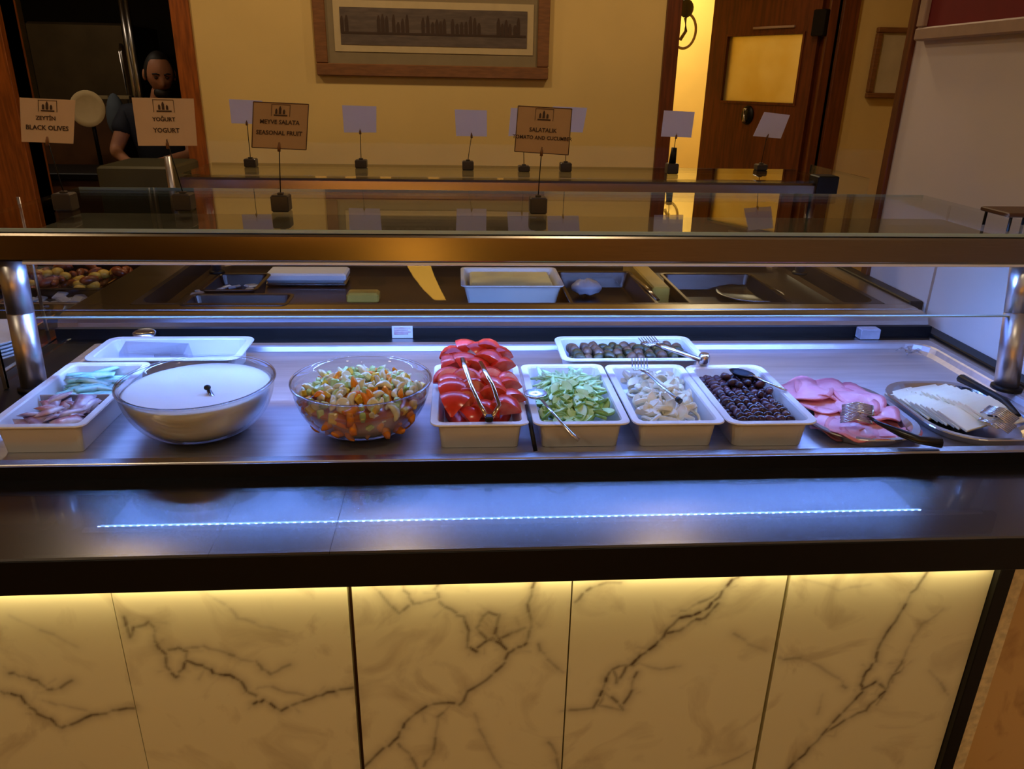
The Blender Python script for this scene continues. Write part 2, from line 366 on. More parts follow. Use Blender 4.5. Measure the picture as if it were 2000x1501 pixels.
# marble panels: painted veins are the stone's own colour, stored per vertex
PY = .95
P2 = lambda pts: [(at_y(x, y, PY).x, at_y(x, y, PY).z) for x, y in pts]
VEINS = [(1.0, [(0,1350),(22,1353),(40,1360),(55,1375),(72,1391)]), (1.0, [(72,1393),(100,1402),(120,1421),(137,1412),(180,1397),(220,1388),(262,1382)]),
 (.8, [(18,1313),(45,1320),(72,1328),(95,1346),(108,1346),(140,1328)]), (.5, [(85,1368),(120,1375),(168,1386)]),
 (.9, [(240,1206),(250,1226),(254,1243),(262,1226),(290,1213),(303,1228),(301,1246),(308,1262),(320,1275),(326,1300),(341,1321),(358,1305),(365,1272),(350,1264),(330,1268)]),
 (1.1, [(365,1290),(395,1298),(418,1314),(450,1318),(470,1330),(484,1348),(500,1360)]), (.7, [(360,1264),(400,1263),(438,1272),(468,1286),(502,1292),(512,1305),(530,1316),(566,1297)]),
 (1.0, [(496,1372),(514,1367),(550,1386),(580,1373),(620,1358),(650,1349),(690,1342)]), (.5, [(500,1345),(520,1338),(560,1350),(612,1360)]), (.4, [(405,1160),(440,1180),(465,1205),(510,1222),(560,1232)]),
 (1.0, [(708,1497),(750,1462),(778,1437),(790,1412),(822,1385),(862,1371),(900,1374),(915,1350),(950,1326),(980,1300),(992,1276),(1012,1264),(1030,1256),(1038,1222),(1032,1180),(1046,1130)]),
 (.7, [(775,1452),(800,1470),(815,1501)]), (.7, [(880,1376),(858,1400),(850,1440),(846,1470),(828,1495)]), (1.1, [(905,1205),(915,1230),(912,1262),(930,1271),(946,1252),(962,1245),(988,1266)]),
 (.9, [(988,1266),(966,1236),(976,1202),(955,1195),(940,1206),(934,1226),(950,1246)]), (.9, [(950,1250),(975,1250),(1000,1235),(1025,1225)]), (.8, [(905,1205),(880,1190),(858,1174),(852,1150),(860,1128)]),
 (.7, [(730,1145),(760,1180),(778,1196),(806,1178),(852,1168)]), (.7, [(780,1132),(796,1160),(808,1178)]), (.6, [(1050,1258),(1072,1286),(1100,1312)]), (.6, [(1072,1448),(1088,1470),(1092,1501)]), (.5, [(928,1392),(945,1440),(978,1497)]),
 (.8, [(1125,1175),(1145,1151),(1170,1138),(1212,1137)]), (1.2, [(1115,1387),(1160,1381),(1172,1358),(1185,1330),(1196,1305),(1236,1295),(1252,1280),(1280,1260),(1298,1240),(1314,1216),(1330,1205),(1360,1200),(1385,1184),(1402,1164),(1430,1132),(1462,1114)]),
 (1.0, [(1293,1236),(1328,1231),(1348,1214),(1378,1206),(1402,1178)]), (.7, [(1312,1202),(1340,1190),(1380,1170),(1412,1150)]), (1.0, [(1196,1308),(1208,1332),(1224,1302),(1246,1294)]), (.9, [(1178,1350),(1198,1362),(1216,1384),(1232,1346),(1244,1312)]),
 (.7, [(1185,1340),(1170,1375),(1210,1385)]), (.5, [(1250,1296),(1290,1306),(1328,1300)]), (.5, [(1433,1236),(1462,1255),(1496,1270)]),
 (1.0, [(1820,1104),(1796,1140),(1776,1165),(1756,1200),(1731,1235),(1714,1266),(1710,1290),(1690,1311),(1683,1335),(1685,1351),(1664,1371),(1640,1396),(1606,1436),(1570,1470),(1540,1501)]),
 (1.0, [(1685,1344),(1710,1331),(1731,1345),(1716,1361),(1690,1385),(1650,1406),(1608,1432)]), (.8, [(1741,1330),(1756,1300),(1766,1285),(1760,1310),(1744,1316),(1734,1342),(1712,1375)]), (.4, [(1766,1280),(1780,1250),(1802,1220),(1842,1188)]),
 (.6, [(1520,1285),(1562,1284),(1602,1300),(1640,1324),(1652,1342)]), (.6, [(1816,1310),(1836,1331),(1852,1356)]), (.4, [(1598,1392),(1606,1356)]), (.5, [(1380,1501),(1430,1485),(1475,1460)]), (.35, [(20,1200),(80,1230),(150,1262)]), (.35,[(1570,1130),(1640,1150),(1700,1140)])]
segs = []
rs = np.random.RandomState(3)
for w, pts in VEINS:
    p = P2(pts); fine = []
    for a, c in zip(p[:-1], p[1:]):
        for k in range(3):
            t = k/3; fine.append((a[0]+(c[0]-a[0])*t+rs.normal(0, .0011), a[1]+(c[1]-a[1])*t+rs.normal(0, .0011)))
    fine.append(p[-1])
    for i in range(len(fine)-1):
        segs.append((*fine[i], *fine[i+1], w*(.55+.9*rs.rand())))
    if w > .7:   # feathery side veins
        for i in range(0, len(fine)-1, 4):
            a = fine[i]; an = rs.rand()*2*PI; L = .008+.018*rs.rand()
            segs.append((a[0], a[1], a[0]+math.cos(an)*L, a[1]+math.sin(an)*L, .35*w))
segs = np.array(segs)
def vein_field(X, Z):
    V = np.zeros_like(X)
    for x0, z0, x1, z1, w in segs:
        m = (X > min(x0, x1)-.03) & (X < max(x0, x1)+.03) & (Z > min(z0, z1)-.03) & (Z < max(z0, z1)+.03)
        if not m.any(): continue
        xs, zs = X[m], Z[m]; dx, dz = x1-x0, z1-z0; L = dx*dx+dz*dz+1e-12
        t = np.clip(((xs-x0)*dx+(zs-z0)*dz)/L, 0, 1); d = np.hypot(xs-x0-t*dx, zs-z0-t*dz)
        core = .46*w*np.exp(-(d/.0028)**2) + .24*w*np.exp(-(d/.011)**2)
        V[m] = np.maximum(V[m], core)
    return np.clip(V, 0, 1)
def marble_mat(name, base, vein, cloud):
    m = mat(name, base, .22, noise=0); nt = m.node_tree; bs = nt.nodes['Principled BSDF']
    at = nt.nodes.new('ShaderNodeAttribute'); at.attribute_name = 'vein'
    tc = nt.nodes.new('ShaderNodeTexCoord'); n = nt.nodes.new('ShaderNodeTexNoise'); n.inputs['Scale'].default_value = 9; n.inputs['Detail'].default_value = 8; n.inputs['Distortion'].default_value = 1.2
    nt.links.new(tc.outputs['Object'], n.inputs['Vector'])
    ra = nt.nodes.new('ShaderNodeMapRange'); ra.inputs[1].default_value = .53; ra.inputs[2].default_value = .78; nt.links.new(n.outputs['Fac'], ra.inputs[0])
    m1 = nt.nodes.new('ShaderNodeMix'); m1.data_type = 'RGBA'; m1.inputs[6].default_value = (*lin(base), 1); m1.inputs[7].default_value = (*lin(cloud), 1)
    nt.links.new(ra.outputs[0], m1.inputs[0])
    m2 = nt.nodes.new('ShaderNodeMix'); m2.data_type = 'RGBA'; m2.inputs[7].default_value = (*lin(vein), 1)
    nt.links.new(at.outputs['Fac'], m2.inputs[0]); nt.links.new(m1.outputs[2], m2.inputs[6]); nt.links.new(m2.outputs[2], bs.inputs['Base Color'])
    return m
MARB = marble_mat('cream_marble', (228, 224, 186), (104, 92, 74), (190, 180, 144))
MARB2 = marble_mat('brown_marble', (206, 172, 112), (96, 66, 40), (150, 112, 70))
def marble_panel(x0, x1, z0, z1, zf, m=MARB, name='marble_panel'):
    st = .0026; nx = max(2, int((x1-x0)/st)); zs = np.concatenate([[z0], np.arange(zf, z1, st), [z1]])
    xs = np.linspace(x0, x1, nx); X, Z = np.meshgrid(xs, zs); V = vein_field(X, Z)
    nz = len(zs); me = bpy.data.meshes.new(name)
    vs = np.stack([X.ravel(), np.full(X.size, PY), Z.ravel()], 1)
    idx = np.arange(nx*nz).reshape(nz, nx)
    quads = np.stack([idx[:-1, :-1].ravel(), idx[:-1, 1:].ravel(), idx[1:, 1:].ravel(), idx[1:, :-1].ravel()], 1)
    back = np.array([(x0, PY+.018, z0), (x1, PY+.018, z0), (x1, PY+.018, z1), (x0, PY+.018, z1)]); o = len(vs)
    fr = [idx[0, 0], idx[0, -1], idx[-1, -1], idx[-1, 0]]
    faces = quads.tolist() + [[o+3, o+2, o+1, o]] + [[int(fr[i]), o+i, o+(i+1) % 4, int(fr[(i+1) % 4])] for i in range(4)]
    vs = np.concatenate([vs, back]) - np.array(counter.location)
    me.from_pydata(vs.tolist(), [], faces)
    a = me.attributes.new('vein', 'FLOAT', 'POINT'); a.data.foreach_set('value', np.concatenate([V.ravel(), np.zeros(4)]).astype(np.float32))
    me.materials.append(m); ob = bpy.data.objects.new(name, me); COL.objects.link(ob); ob.parent = counter
    return ob
seam = [-1.6, -1.17, -.84, -.506, -.165, .1685, .5055, .838]
gap = {3: .0006, 4: .0035, 5: .0012, 6: .003}
for i in range(1, 7):
    g0 = gap.get(i, .001); g1 = gap.get(i+1, .001)
    marble_panel(seam[i]+g0, seam[i+1]-g1, .1, .803, .33)
q = MB(); q.box(-1.17, 1.2, PY+.02, PY+.03, .1, .803); cpart(q, 'backing_board', MT['kbrown'])
q = MB(); q.bbox(.838, .862, PY-.012, PY+.03, .0, .803, .002); cpart(q, 'corner_post', MT['blackm'])
q = MB(); q.bbox(.862, .884, PY-.01, PY+.02, .0, .803, .002); cpart(q, 'edge_strip', MT['edge'])
q = MB(); q.box(.884, 1.24, PY, PY+.019, .0, .803); p_ = cpart(q, 'marble_panel', MARB2); p_['label'] = 'brown veined marble end panel'
q = MB(); q.box(-1.17, .86, PY+.04, PY+.06, 0, .1); cpart(q, 'plinth', MT['blackm'])
q = MB(); q.box(-1.12, .83, .929, .943, .7985, .8025); cpart(q, 'warm_light_strip', MT['warmled'])
# granite ledge in three lengths with hairline joints
j1 = at_z(449, 1000, .86).x; j2 = at_z(664, 1000, .86).x
for a0, a1 in ((-1.2, j1-.0002), (j1+.0002, j2-.0003), (j2+.0003, XR)):
    q = MB(); q.extrude_x([(.917, .8045), (.9185, .803), (1.16, .803), (1.16, .86), (.9195, .86), (.917, .8575)], a0, a1); cpart(q, 'granite_ledge', MT['granite'])
q = MB(); q.bbox(-1.2, XR, .9150, .9172, .8025, .8572, .0006); cpart(q, 'ledge_dark_facing', MT['blackm'])  # added matte black facing; keeps room reflections off the stone edge
# upstand frame of the well
q = MB(); q.box(XL-.03, XR, 1.141, 1.152, .86, .885); cpart(q, 'front_upstand', MT['blackm'])
q = MB(); q.bbox(-.83, 1.185, 1.1405, 1.160, .885, .8885, .001); cpart(q, 'steel_lip', MT['steel'])
# the well: shallow steel basin with coved edges
X0, X1, Y0, Y1, FZ = -.83, 1.165, 1.155, 1.735, .868
rings = []
for k, (ins, z) in enumerate(((-.018, .8865), (0, .8865), (.004, .884), (.010, .874), (.022, FZ))):
    rings.append(rrect((X0+X1)/2, (Y0+Y1)/2, (X1-X0)/2-ins, (Y1-Y0)/2-ins, .05 if ins > -.01 else .006, z))
q = MB(); q.loft(rings, False, True, False); well = cpart(q, 'steel_well', MT['wellsteel'])
q = MB(); q.box(XL, -.846, 1.152, 1.785, .80, .8862); cpart(q, 'black_margin', MT['blackm'])
q = MB(); q.box(1.18, XR-.04, 1.152, 1.785, .80, .8862); cpart(q, 'steel_margin', MT['steel'])
q = MB(); q.bbox(XR-.042, XR, 1.152, 1.898, .86, .894, .003); cpart(q, 'black_edge_strip', MT['blackm'])
q = MB(); q.box(XL, XR-.04, 1.752, 1.785, .80, .8864); cpart(q, 'rear_margin', MT['steel'])
q = MB(); q.box(XL, XR-.04, 1.785, 1.80, .80, .912); cpart(q, 'black_riser', MT['blackm'])
prof = [(1.80, .80), (1.80, .912), (1.803, .922), (1.810, .930), (1.822, .936), (1.838, .9385), (1.848, .9385), (1.850, .9345), (1.854, .9345), (1.856, .9385), (1.90, .9385), (1.90, .80)]
q = MB(); q.extrude_x(prof, XL, XR-.042, smooth=False); cpart(q, 'divider_rail', MT['steel'])
q = MB(); q.box(XL, XR-.01, 1.17, 1.70, .70, .86); q.box(XL, XR-.01, 1.0, 1.16, 0, .80); cpart(q, 'carcass', MT['blackm'])
# switch plates and socket on the riser
t = at_y(785, 650, 1.782)
for (px, w_, h_, nm, lab) in ((786, .05, .030, 'price_label', 'small white label with red print on the riser behind the tomatoes'),):
    p = at_y(px, 652, 1.783)
    s = thing(nm, lab, 'label', (p.x, 1.7845, .8875))
    q = MB(); q.box(-w_/2, w_/2, -.002, 0, 0, h_); child(q, 'card', MT['white'], s)
    q = MB()
    for k in range(4): q.box(-.02, .02-.006*(k % 2), -.0026, -.0019, .024-.005*k, .027-.005*k)
    child(q, 'print', MT['red'], s)
p = at_y(290, 643, 1.79); q = MB(); q.lathe([(.022, 0), (.026, .01), (.026, .024), (.02, .027)], (p.x, 1.765, .8866), 20)
cpart(q, 'steel_knob', MT['steel'])
p = at_y(1700, 645, 1.76); q = MB(); q.bbox(p.x-.025, p.x+.025, 1.755, 1.783, .8866, .914, .002)
tag(q.build('control_box', MT['grey']), 'small grey box on the rear steel margin near the white wall', 'box')

# ================================================================== SNEEZE GUARDS
guard = thing('sneeze_guard', 'front glass sneeze guard on round steel posts above the salads', 'sneeze guard', (.15, 1.44, .886))
BY = 1.44; BX0, BX1 = -.93, 1.235; BZ0, BZ1 = 1.151, 1.205
def beam(par, x0, x1, y, z0, z1, dep):
    q = MB(); q.extrude_x([(y+.003, z0), (y, z0+.004), (y, z1-.006), (y+.004, z1), (y+dep, z1), (y+dep, z0)], x0, x1); return q.build('beam', MT['beamsteel'], par)
beam(guard, BX0, BX1, BY, BZ0, BZ1, .0165)
q = MB(); q.bbox(BX0, BX1, BY+.002, 1.99, 1.2055, 1.2125, .001); q.build('glass_shelf', MT['shelfglass'], guard)
q = MB(); q.bbox(BX0, BX1, BY+.0, BY+.003, 1.2055, 1.2125, .001); q.bbox(BX0, BX1, 1.989, 1.991, 1.2055, 1.2125, .0006); q.build('shelf_edge', MT['gedge'], guard)
q = MB(); q.bbox(-.80, 1.20, BY+.006, BY+.014, 1.042, 1.15, .001); q.build('front_pane', MT['glass'], guard)
q = MB(); q.bbox(-.80, 1.20, BY+.0055, BY+.0145, 1.040, 1.0425, .0005); q.build('pane_edge', MT['gedge'], guard)
q = MB(); q.bbox(-.80, 1.20, BY+.001, BY+.0165, 1.1455, 1.1508, .001); q.build('pane_channel', MT['white'], guard)
# luminaire below the shelf: diffuser panel and a row of LED chips
q = MB(); q.bbox(-.80, 1.11, BY+.026, BY+.26, 1.165, 1.198, .003); q.build('luminaire_housing', MT['kmetal'], guard)
q = MB(); q.box(-.762, 1.062, BY+.026, BY+.255, 1.1605, 1.1645); q.build('diffuser', MT['panel'], guard)
q = MB()
for k in range(112):
    x = -.775+k*(1.837/111); q.box(x-.0028, x+.0028, BY+.0185, BY+.0245, 1.1500, 1.1526)
o = q.build('led_row', MT['led'], guard); o['kind'] = 'stuff'
# posts
for px, py, lab in ((68, 757, None), (1965, 757, None)):
    bse = at_z(px, py, .888); top = at_y(22 if px < 1000 else 1999, 512, 1.475)
    x = bse.x; q = MB()
    bb = Vector((x, bse.y, .8866)); tt = Vector((top.x, 1.475, 1.151))
    q.tube([bb, bb.lerp(tt, .6)], .0235, 28); q.tube([bb.lerp(tt, .606), tt], .0235, 28); q.tube([bb.lerp(tt, .59), bb.lerp(tt, .615)], .0212, 28)
    po = q.build('post', MT['poststeel'], guard)
    q = MB(); q.lathe([(.030, 0), (.030, .006), (.024, .010)], (x, bse.y, .8864), 28); q.build('post_foot', MT['blackm'], guard)
q = MB(); q.bbox(-.905, -.897, 1.47, 1.478, .887, 1.15, .001); q.build('side_pane_edge', MT['steel'], guard)
q = MB(); q.box(-.904, -.898, 1.478, 1.93, .90, 1.15); q.build('side_pane', MT['glass'], guard)

# ------------------------------------------------------------------ rear buffet
rear = thing('rear_buffet', 'rear buffet well with dark steel pans under its own glass shelf', 'counter', (.15, 2.3, 0))
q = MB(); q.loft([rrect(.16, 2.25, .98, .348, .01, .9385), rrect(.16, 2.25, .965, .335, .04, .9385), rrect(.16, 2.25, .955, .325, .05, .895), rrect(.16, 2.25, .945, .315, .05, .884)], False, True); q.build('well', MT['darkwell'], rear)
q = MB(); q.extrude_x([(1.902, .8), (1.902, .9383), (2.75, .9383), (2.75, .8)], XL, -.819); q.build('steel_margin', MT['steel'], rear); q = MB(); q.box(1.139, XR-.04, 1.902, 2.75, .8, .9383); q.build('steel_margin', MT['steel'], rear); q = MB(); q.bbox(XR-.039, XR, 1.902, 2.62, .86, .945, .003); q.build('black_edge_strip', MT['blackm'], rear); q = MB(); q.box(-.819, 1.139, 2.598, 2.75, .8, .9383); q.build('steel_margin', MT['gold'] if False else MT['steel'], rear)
q = MB(); q.box(XL, XR-.01, 1.905, 2.75, 0, .80); q.build('carcass', MT['blackm'], rear)
rg = thing('rear_sneeze_guard', 'rear glass sneeze guard with brushed beam, carrying the row of blank cards', 'sneeze guard', (.15, 2.2, .94))
beam(rg, -.757, 1.072, 2.2, 1.157, 1.213, .05)
q = MB(); q.bbox(-.757, 1.10, 2.202, 2.50, 1.2135, 1.2215, .001); q.build('glass_shelf', MT['shelfglass'], rg)
q = MB(); q.bbox(-.757, 1.10, 2.498, 2.501, 1.2135, 1.2215, .0006); q.build('shelf_edge', MT['blackm'], rg)
q = MB(); q.bbox(1.035, 1.098, 2.19, 2.25, 1.157, 1.235, .003); q.build('end_cap', MT['blackm'], rg)
for x, y0_ in ((-.70, 2.47), (1.045, 2.47)):
    q = MB(); q.tube([(x, 2.235, .9385), (x, 2.235, 1.157)], .014, 20); q.build('post', MT['poststeel'], rg)
    q = MB(); q.lathe([(.022, 0), (.022, .006), (.016, .009)], (x, 2.235, .9385), 20); q.build('post_foot', MT['blackm'], rg)
q = MB(); q.box(1.16, 1.166, 2.15, 2.52, 1.0, 1.235); q.build('side_pane', MT['glass'], rg)
q = MB(); q.box(1.159, 1.167, 2.52, 2.526, 1.0, 1.235); q.build('pane_edge', MT['blackm'], rg)

# ================================================================== SIGN HOLDERS
def letters(txt, size, parent, x, z, y, m, name='lettering', bold=.0):
    cu = bpy.data.curves.new('txt', 'FONT'); cu.body = txt; cu.size = size; cu.align_x = 'CENTER'; cu.align_y = 'CENTER'; cu.extrude = .0002; cu.offset = bold; cu.resolution_u = 2
    t = bpy.data.objects.new('txt', cu); COL.objects.link(t)
    bpy.context.view_layer.update()
    me = bpy.data.meshes.new_from_object(t.evaluated_get(bpy.context.evaluated_depsgraph_get())); bpy.data.objects.remove(t); bpy.data.curves.remove(cu)
    me.transform(Matrix.Translation((x, y, z)) @ Matrix.Rotation(PI/2, 4, 'X')); me.materials.clear(); me.materials.append(m)
    o = bpy.data.objects.new(name, me); COL.objects.link(o); o.parent = parent; return o
def sign(base, base_h, bw, card_pts, cm, label, group, lines=None, border=False, ydep=None):
    # base: world point of the block; card_pts: four corners TL,TR,BR,BL in world
    s = thing('sign_holder', label, 'sign', base, group=group)
    L = lambda p: Vector(p)-Vector(base)
    q = MB(); q.bbox(-bw/2, bw/2, -bw/2, bw/2, 0, base_h, .0025); q.bbox(-.006, .006, -.006, .006, base_h, base_h+.004, .001); child(q, 'base', MT['holder'], s)
    TL, TR, BR, BL = [L(p) for p in card_pts]
    mid = (BL+BR)/2; up = (TL+TR)/2-mid
    q = MB(); q.tube([(0, 0, base_h), Vector((mid.x*.45, mid.y*.5+.001, (base_h+mid.z)/2)), mid+Vector((0, .003, 0))], .0011, 6); child(q, 'stem', MT['blackm'], s)
    q = MB(); m0 = mid-up*.06; q.tube([m0, mid+up*.05+Vector((0, -.002, 0)), mid+up*.14+Vector((0, -.0015, 0))], [.0035, .0028, .0012], 6); child(q, 'clip', MT['frame'], s)
    th = Vector((0, .0012, 0))
    q = MB(); q.loft([[TL, TR, BR, BL], [TL+th, TR+th, BR+th, BL+th]]); card = child(q, 'card', cm, s)
    if border:
        q = MB(); w = .0016
        for a, c in ((TL, TR), (TR, BR), (BR, BL), (BL, TL)): q.tube([a-th*.4, c-th*.4], .0009, 5)
        child(q, 'card_border', MT['frame'] if False else MT['kbrown'], card)
    if lines:
        ex = (TR-TL); ez = (TL-BL); O = BL
        B = Matrix(((ex.x, ez.x, 0, 0), (ex.y, ez.y, 0, 0), (ex.z, ez.z, 0, 0), (0, 0, 0, 1)))
        W_, H_ = ex.length, ez.length; ex_n, ez_n = ex/W_, ez/H_
        def put(o):
            for v in o.data.vertices:
                c = v.co; v.co = O + ex_n*c.x + ez_n*c.z + Vector((0, c.y-.0008, 0))
        # framed emblem with three towers
        q = MB(); cx, cz = W_*.5, H_*.84; fw, fh = W_*.17, H_*.13
        for (a0, a1, c0, c1) in ((-fw, fw, fh-.0008, fh), (-fw, -fw+.0008, -fh, fh), (fw-.0008, fw, -fh, fh)): q.box(cx+a0, cx+a1, -.0003, 0, cz+c0, cz+c1)
        for dx, hh, ww in ((-.0085, .010, .0042), (-.0012, .015, .0048), (.0065, .009, .0042)):
            q.loft([[(cx+dx-ww/2, -.0003, cz-fh*.6), (cx+dx+ww/2, -.0003, cz-fh*.6), (cx+dx+ww/2, 0, cz-fh*.6), (cx+dx-ww/2, 0, cz-fh*.6)],
                    [(cx+dx-ww/2, -.0003, cz-fh*.6+hh*.7), (cx+dx+ww/2, -.0003, cz-fh*.6+hh*.7), (cx+dx+ww/2, 0, cz-fh*.6+hh*.7), (cx+dx-ww/2, 0, cz-fh*.6+hh*.7)],
                    [(cx+dx-ww/9, -.0003, cz-fh*.6+hh), (cx+dx+ww/9, -.0003, cz-fh*.6+hh), (cx+dx+ww/9, 0, cz-fh*.6+hh), (cx+dx-ww/9, 0, cz-fh*.6+hh)]])
        q.box(cx-fw*.72, cx+fw*.72, -.0003, 0, cz-fh*.95, cz-fh*.72)
        o = child(q, 'emblem', MT['ink'], card); put(o)
        for (txt, sz, xx, zz) in lines:
            o = letters(txt, sz, card, W_*xx, H_*zz, -.0002, MT['ink'], bold=.0002); put(o)
    return s
SY = 1.705
def corners(pts, y): return [at_y(a, c, y) for a, c in pts]
fs = [((131, 409), [(38, 190), (147, 195), (143, 280), (42, 276)], 'card', 'cream card on a wire stand in front of the orange post at far left', [('ZEYTİN', .0105, .46, .56), ('BLACK OLIVES', .0125, .48, .34)], False),
      ((362, 409), [(257, 190), (378, 192), (385, 284), (270, 284)], 'card', 'larger cream card on a wire stand, in front of the man in the kitchen', [('YOĞURT', .0108, .48, .56), ('YOGURT', .0125, .50, .33)], False),
      ((551, 411), [(495, 198), (603, 203), (598, 292), (492, 287)], 'cardy', 'tan card with dark border on a wire stand, left of the wall picture', [('MEYVE SALATA', .0115, .49, .58), ('SEASONAL FRUIT', .0118, .49, .34)], True),
      ((1050, 415), [(1012, 206), (1117, 212), (1110, 302), (1005, 295)], 'cardy', 'tan bordered card with the longest print, right of the wall picture centre', [('SALATALIK', .0115, .50, .50), ('TOMATO AND CUCUMBER', .0100, .50, .33)], True)]
for bp, cp, cm, lab, ln, bd in fs:
    bpnt = at_z(*bp, 1.2127); bpnt.z = 1.2127
    sign(bpnt, .034, .036, corners(cp, bpnt.y-.004), MT[cm], lab, 'printed cards on the front glass shelf', ln, bd)
bs_ = [((491, 325), [(447, 193), (512, 196), (512, 242), (452, 240)], 'lavender white blank card half hidden by the left bordered tan card', .024),
       ((706, 327), [(668, 205), (735, 207), (735, 258), (672, 258)], 'lavender white blank card under the middle of the wall picture', .024),
       ((914, 331), [(888, 213), (951, 215), (951, 266), (891, 265)], 'lavender white blank card between the two bordered tan cards, right one', .026),
       ((1023, 334), [(998, 210), (1058, 212), (1052, 264), (993, 265)], 'white card peeping out left of the bordered card with longer print', .017),
       ((1104, 334), [(1080, 207), (1147, 210), (1138, 258), (1075, 256)], 'white card peeping out right of the bordered card with longer print', .026),
       ((1311, 338), [(1297, 215), (1357, 218), (1350, 268), (1291, 266)], 'lilac grey card with a tall dark clip in front of the left door jamb', .03),
       ((1485, 331), [(1493, 218), (1543, 224), (1525, 270), (1471, 265)], 'tilted lilac grey card in front of the brown door', .018)]
for bp, cp, lab, bh in bs_:
    bpnt = at_z(*bp, 1.2217); bpnt.z = 1.2217
    s = sign(bpnt, bh, .034, corners(cp, bpnt.y-.003), MT['cardw'], lab, 'blank cards on the rear glass shelf')
    if bp[0] == 1311:
        q = MB(); q.tube([(0, 0, .03), (.002, 0, .075)], [.011, .008], 10); child(q, 'clip_body', MT['blackm'], s)

# small brown stand at the right edge on the front glass shelf
p = at_z(1968, 452, 1.2127)
s = thing('small_stand', 'small brown wooden stand with thin legs at the right end of the shelf', 'stand', (p.x, p.y+.03, 1.2127))
q = MB(); q.bbox(-.006, .10, -.03, .06, .028, .037, .002); child(q, 'top_board', MT['kbrown'], s)
for a_, c_ in ((.004, -.024), (.09, -.024), (.004, .052), (.09, .052)):
    q = MB(); q.tube([(a_, c_, 0), (a_, c_, .028)], .003, 8); child(q, 'leg', MT['blackm'], s)

# ================================================================== PANS AND BOWLS
def pan(cx, cy, w, d, z0, h, name='serving_tray', m=None, label='', flange=.012, taper=.007, r=.022, group=None, wall_=.003, rot=0, cat='tray'):
    m = m or MT['white']; hx, hy = w/2, d/2
    t = thing(name, label, cat, (cx, cy, z0), (0, 0, rot), group)
    q = MB()
    R_ = lambda i, z, rr=None: rrect(0, 0, hx-i, hy-i, rr or max(.004, r-i*.5), z)
    fl = flange
    rings = [R_(fl+taper, 0), R_(fl+.002, h-.010), R_(fl, h-.005), R_(.0015, h-.004), R_(0, h-.002), R_(.001, h), R_(fl+.001, h), R_(fl+wall_, h-.003), R_(fl+wall_+taper, .004)]
    q.loft(rings, True, True, False); child(q, 'tray_body', m, t)
    return t
TZ = .8685; TH = .0525
G = 'white serving trays side by side'
pan(.036, 1.355, .175, .305, TZ, TH, label='white tray holding the red tomato pieces', group=G, r=.018)
pan(.2155, 1.352, .174, .303, TZ, TH, label='white tray holding the pale green cucumber slices', group=G, r=.018)
pan(.3895, 1.348, .168, .300, TZ, TH, label='white tray holding the white onion pieces', group=G, r=.018)
pan(.559, 1.343, .168, .300, TZ, TH, label='white tray holding the dark olives', group=G, r=.024)
pan(.380, 1.607, .318, .166, TZ, TH, label='white tray of dark rolls, lying crossways behind the others', r=.024)
pan(-.712, 1.364, .165, .315, TZ, TH+.004, label='deep white tray of turquoise and plum sachets at the left', r=.016)
pan(-.628, 1.633, .325, .158, TZ, TH-.004, label='shallow white tray with a clear plastic sleeve, rear left', r=.026, flange=.014)
# dividers in the sachet tray
q = MB(); q.bbox(-.775, -.650, 1.358, 1.361, TZ+.005, TZ+.052, .001); tag(q.build('tray_divider', MT['grey']), 'thin grey divider between turquoise and plum sachets', 'divider')

def bowl(cx, cy, R_, label):
    t = thing('glass_bowl', label, 'bowl', (cx, cy, TZ), group=None)
    H = .093; outer = [(.052*R_/.133, 0), (.060*R_/.133, .002)]
    for k in range(1, 11):
        a = k/10*PI/2*.92; outer.append((.060*R_/.133+(R_-.060*R_/.133)*math.sin(a)/math.sin(PI/2*.92), .003+(H-.003)*(1-math.cos(a))/(1-math.cos(PI/2*.92))))
    outer.append((R_+.002, H+.003)); inner = [(R_-.001, H+.003)] + [(max(r_-.0045, .01), z+.004) for r_, z in reversed(outer[:-1])]
    q = MB(); q.lathe(outer+inner, n=72); child(q, 'bowl_body', MT['bowlglass'], t)
    q = MB(); q.lathe([(R_+.0005, H+.001), (R_+.0035, H+.003), (R_+.003, H+.0055), (R_, H+.006), (R_-.0015, H+.003)], n=72, cap0=False, cap1=False)
    child(q, 'rim', MT['bowlglass'], t); return t, outer
b1, prof1 = bowl(-.471, 1.312, .134, 'large clear glass bowl filled with white yogurt')
b2, prof2 = bowl(-.178, 1.312, .125, 'clear glass bowl filled with mixed fruit salad')
def fill(prof, zt, R_, c, name, m, label, cat, dome, n=64):
    pts = [(max(r_-.0055, .008), z+.005) for r_, z in prof if z+.005 < zt]
    rt = np.interp(zt, [z for r, z in prof], [r for r, z in prof])-.0056
    pts.append((rt, zt)); pts += [(rt*.97, zt+dome*.2), (rt*.75, zt+dome*.6), (rt*.4, zt+dome*.9), (.004, zt+dome)]
    q = MB(); q.lathe(pts, n=n); o = q.build(name, m, loc=(c[0], c[1], TZ)); tag(o, label, cat); return o
yo = fill(prof1, .083, .134, (-.471, 1.312), 'yogurt', MT['yogurt'], 'thick white yogurt filling the large glass bowl', 'yogurt', .006)
yo['kind'] = 'stuff'
sy = fill(prof2, .064, .128, (-.178, 1.312), 'fruit_syrup', MT['syrup'], 'orange syrup and fruit at the bottom of the salad bowl', 'fruit', .012); sy['kind'] = 'stuff'

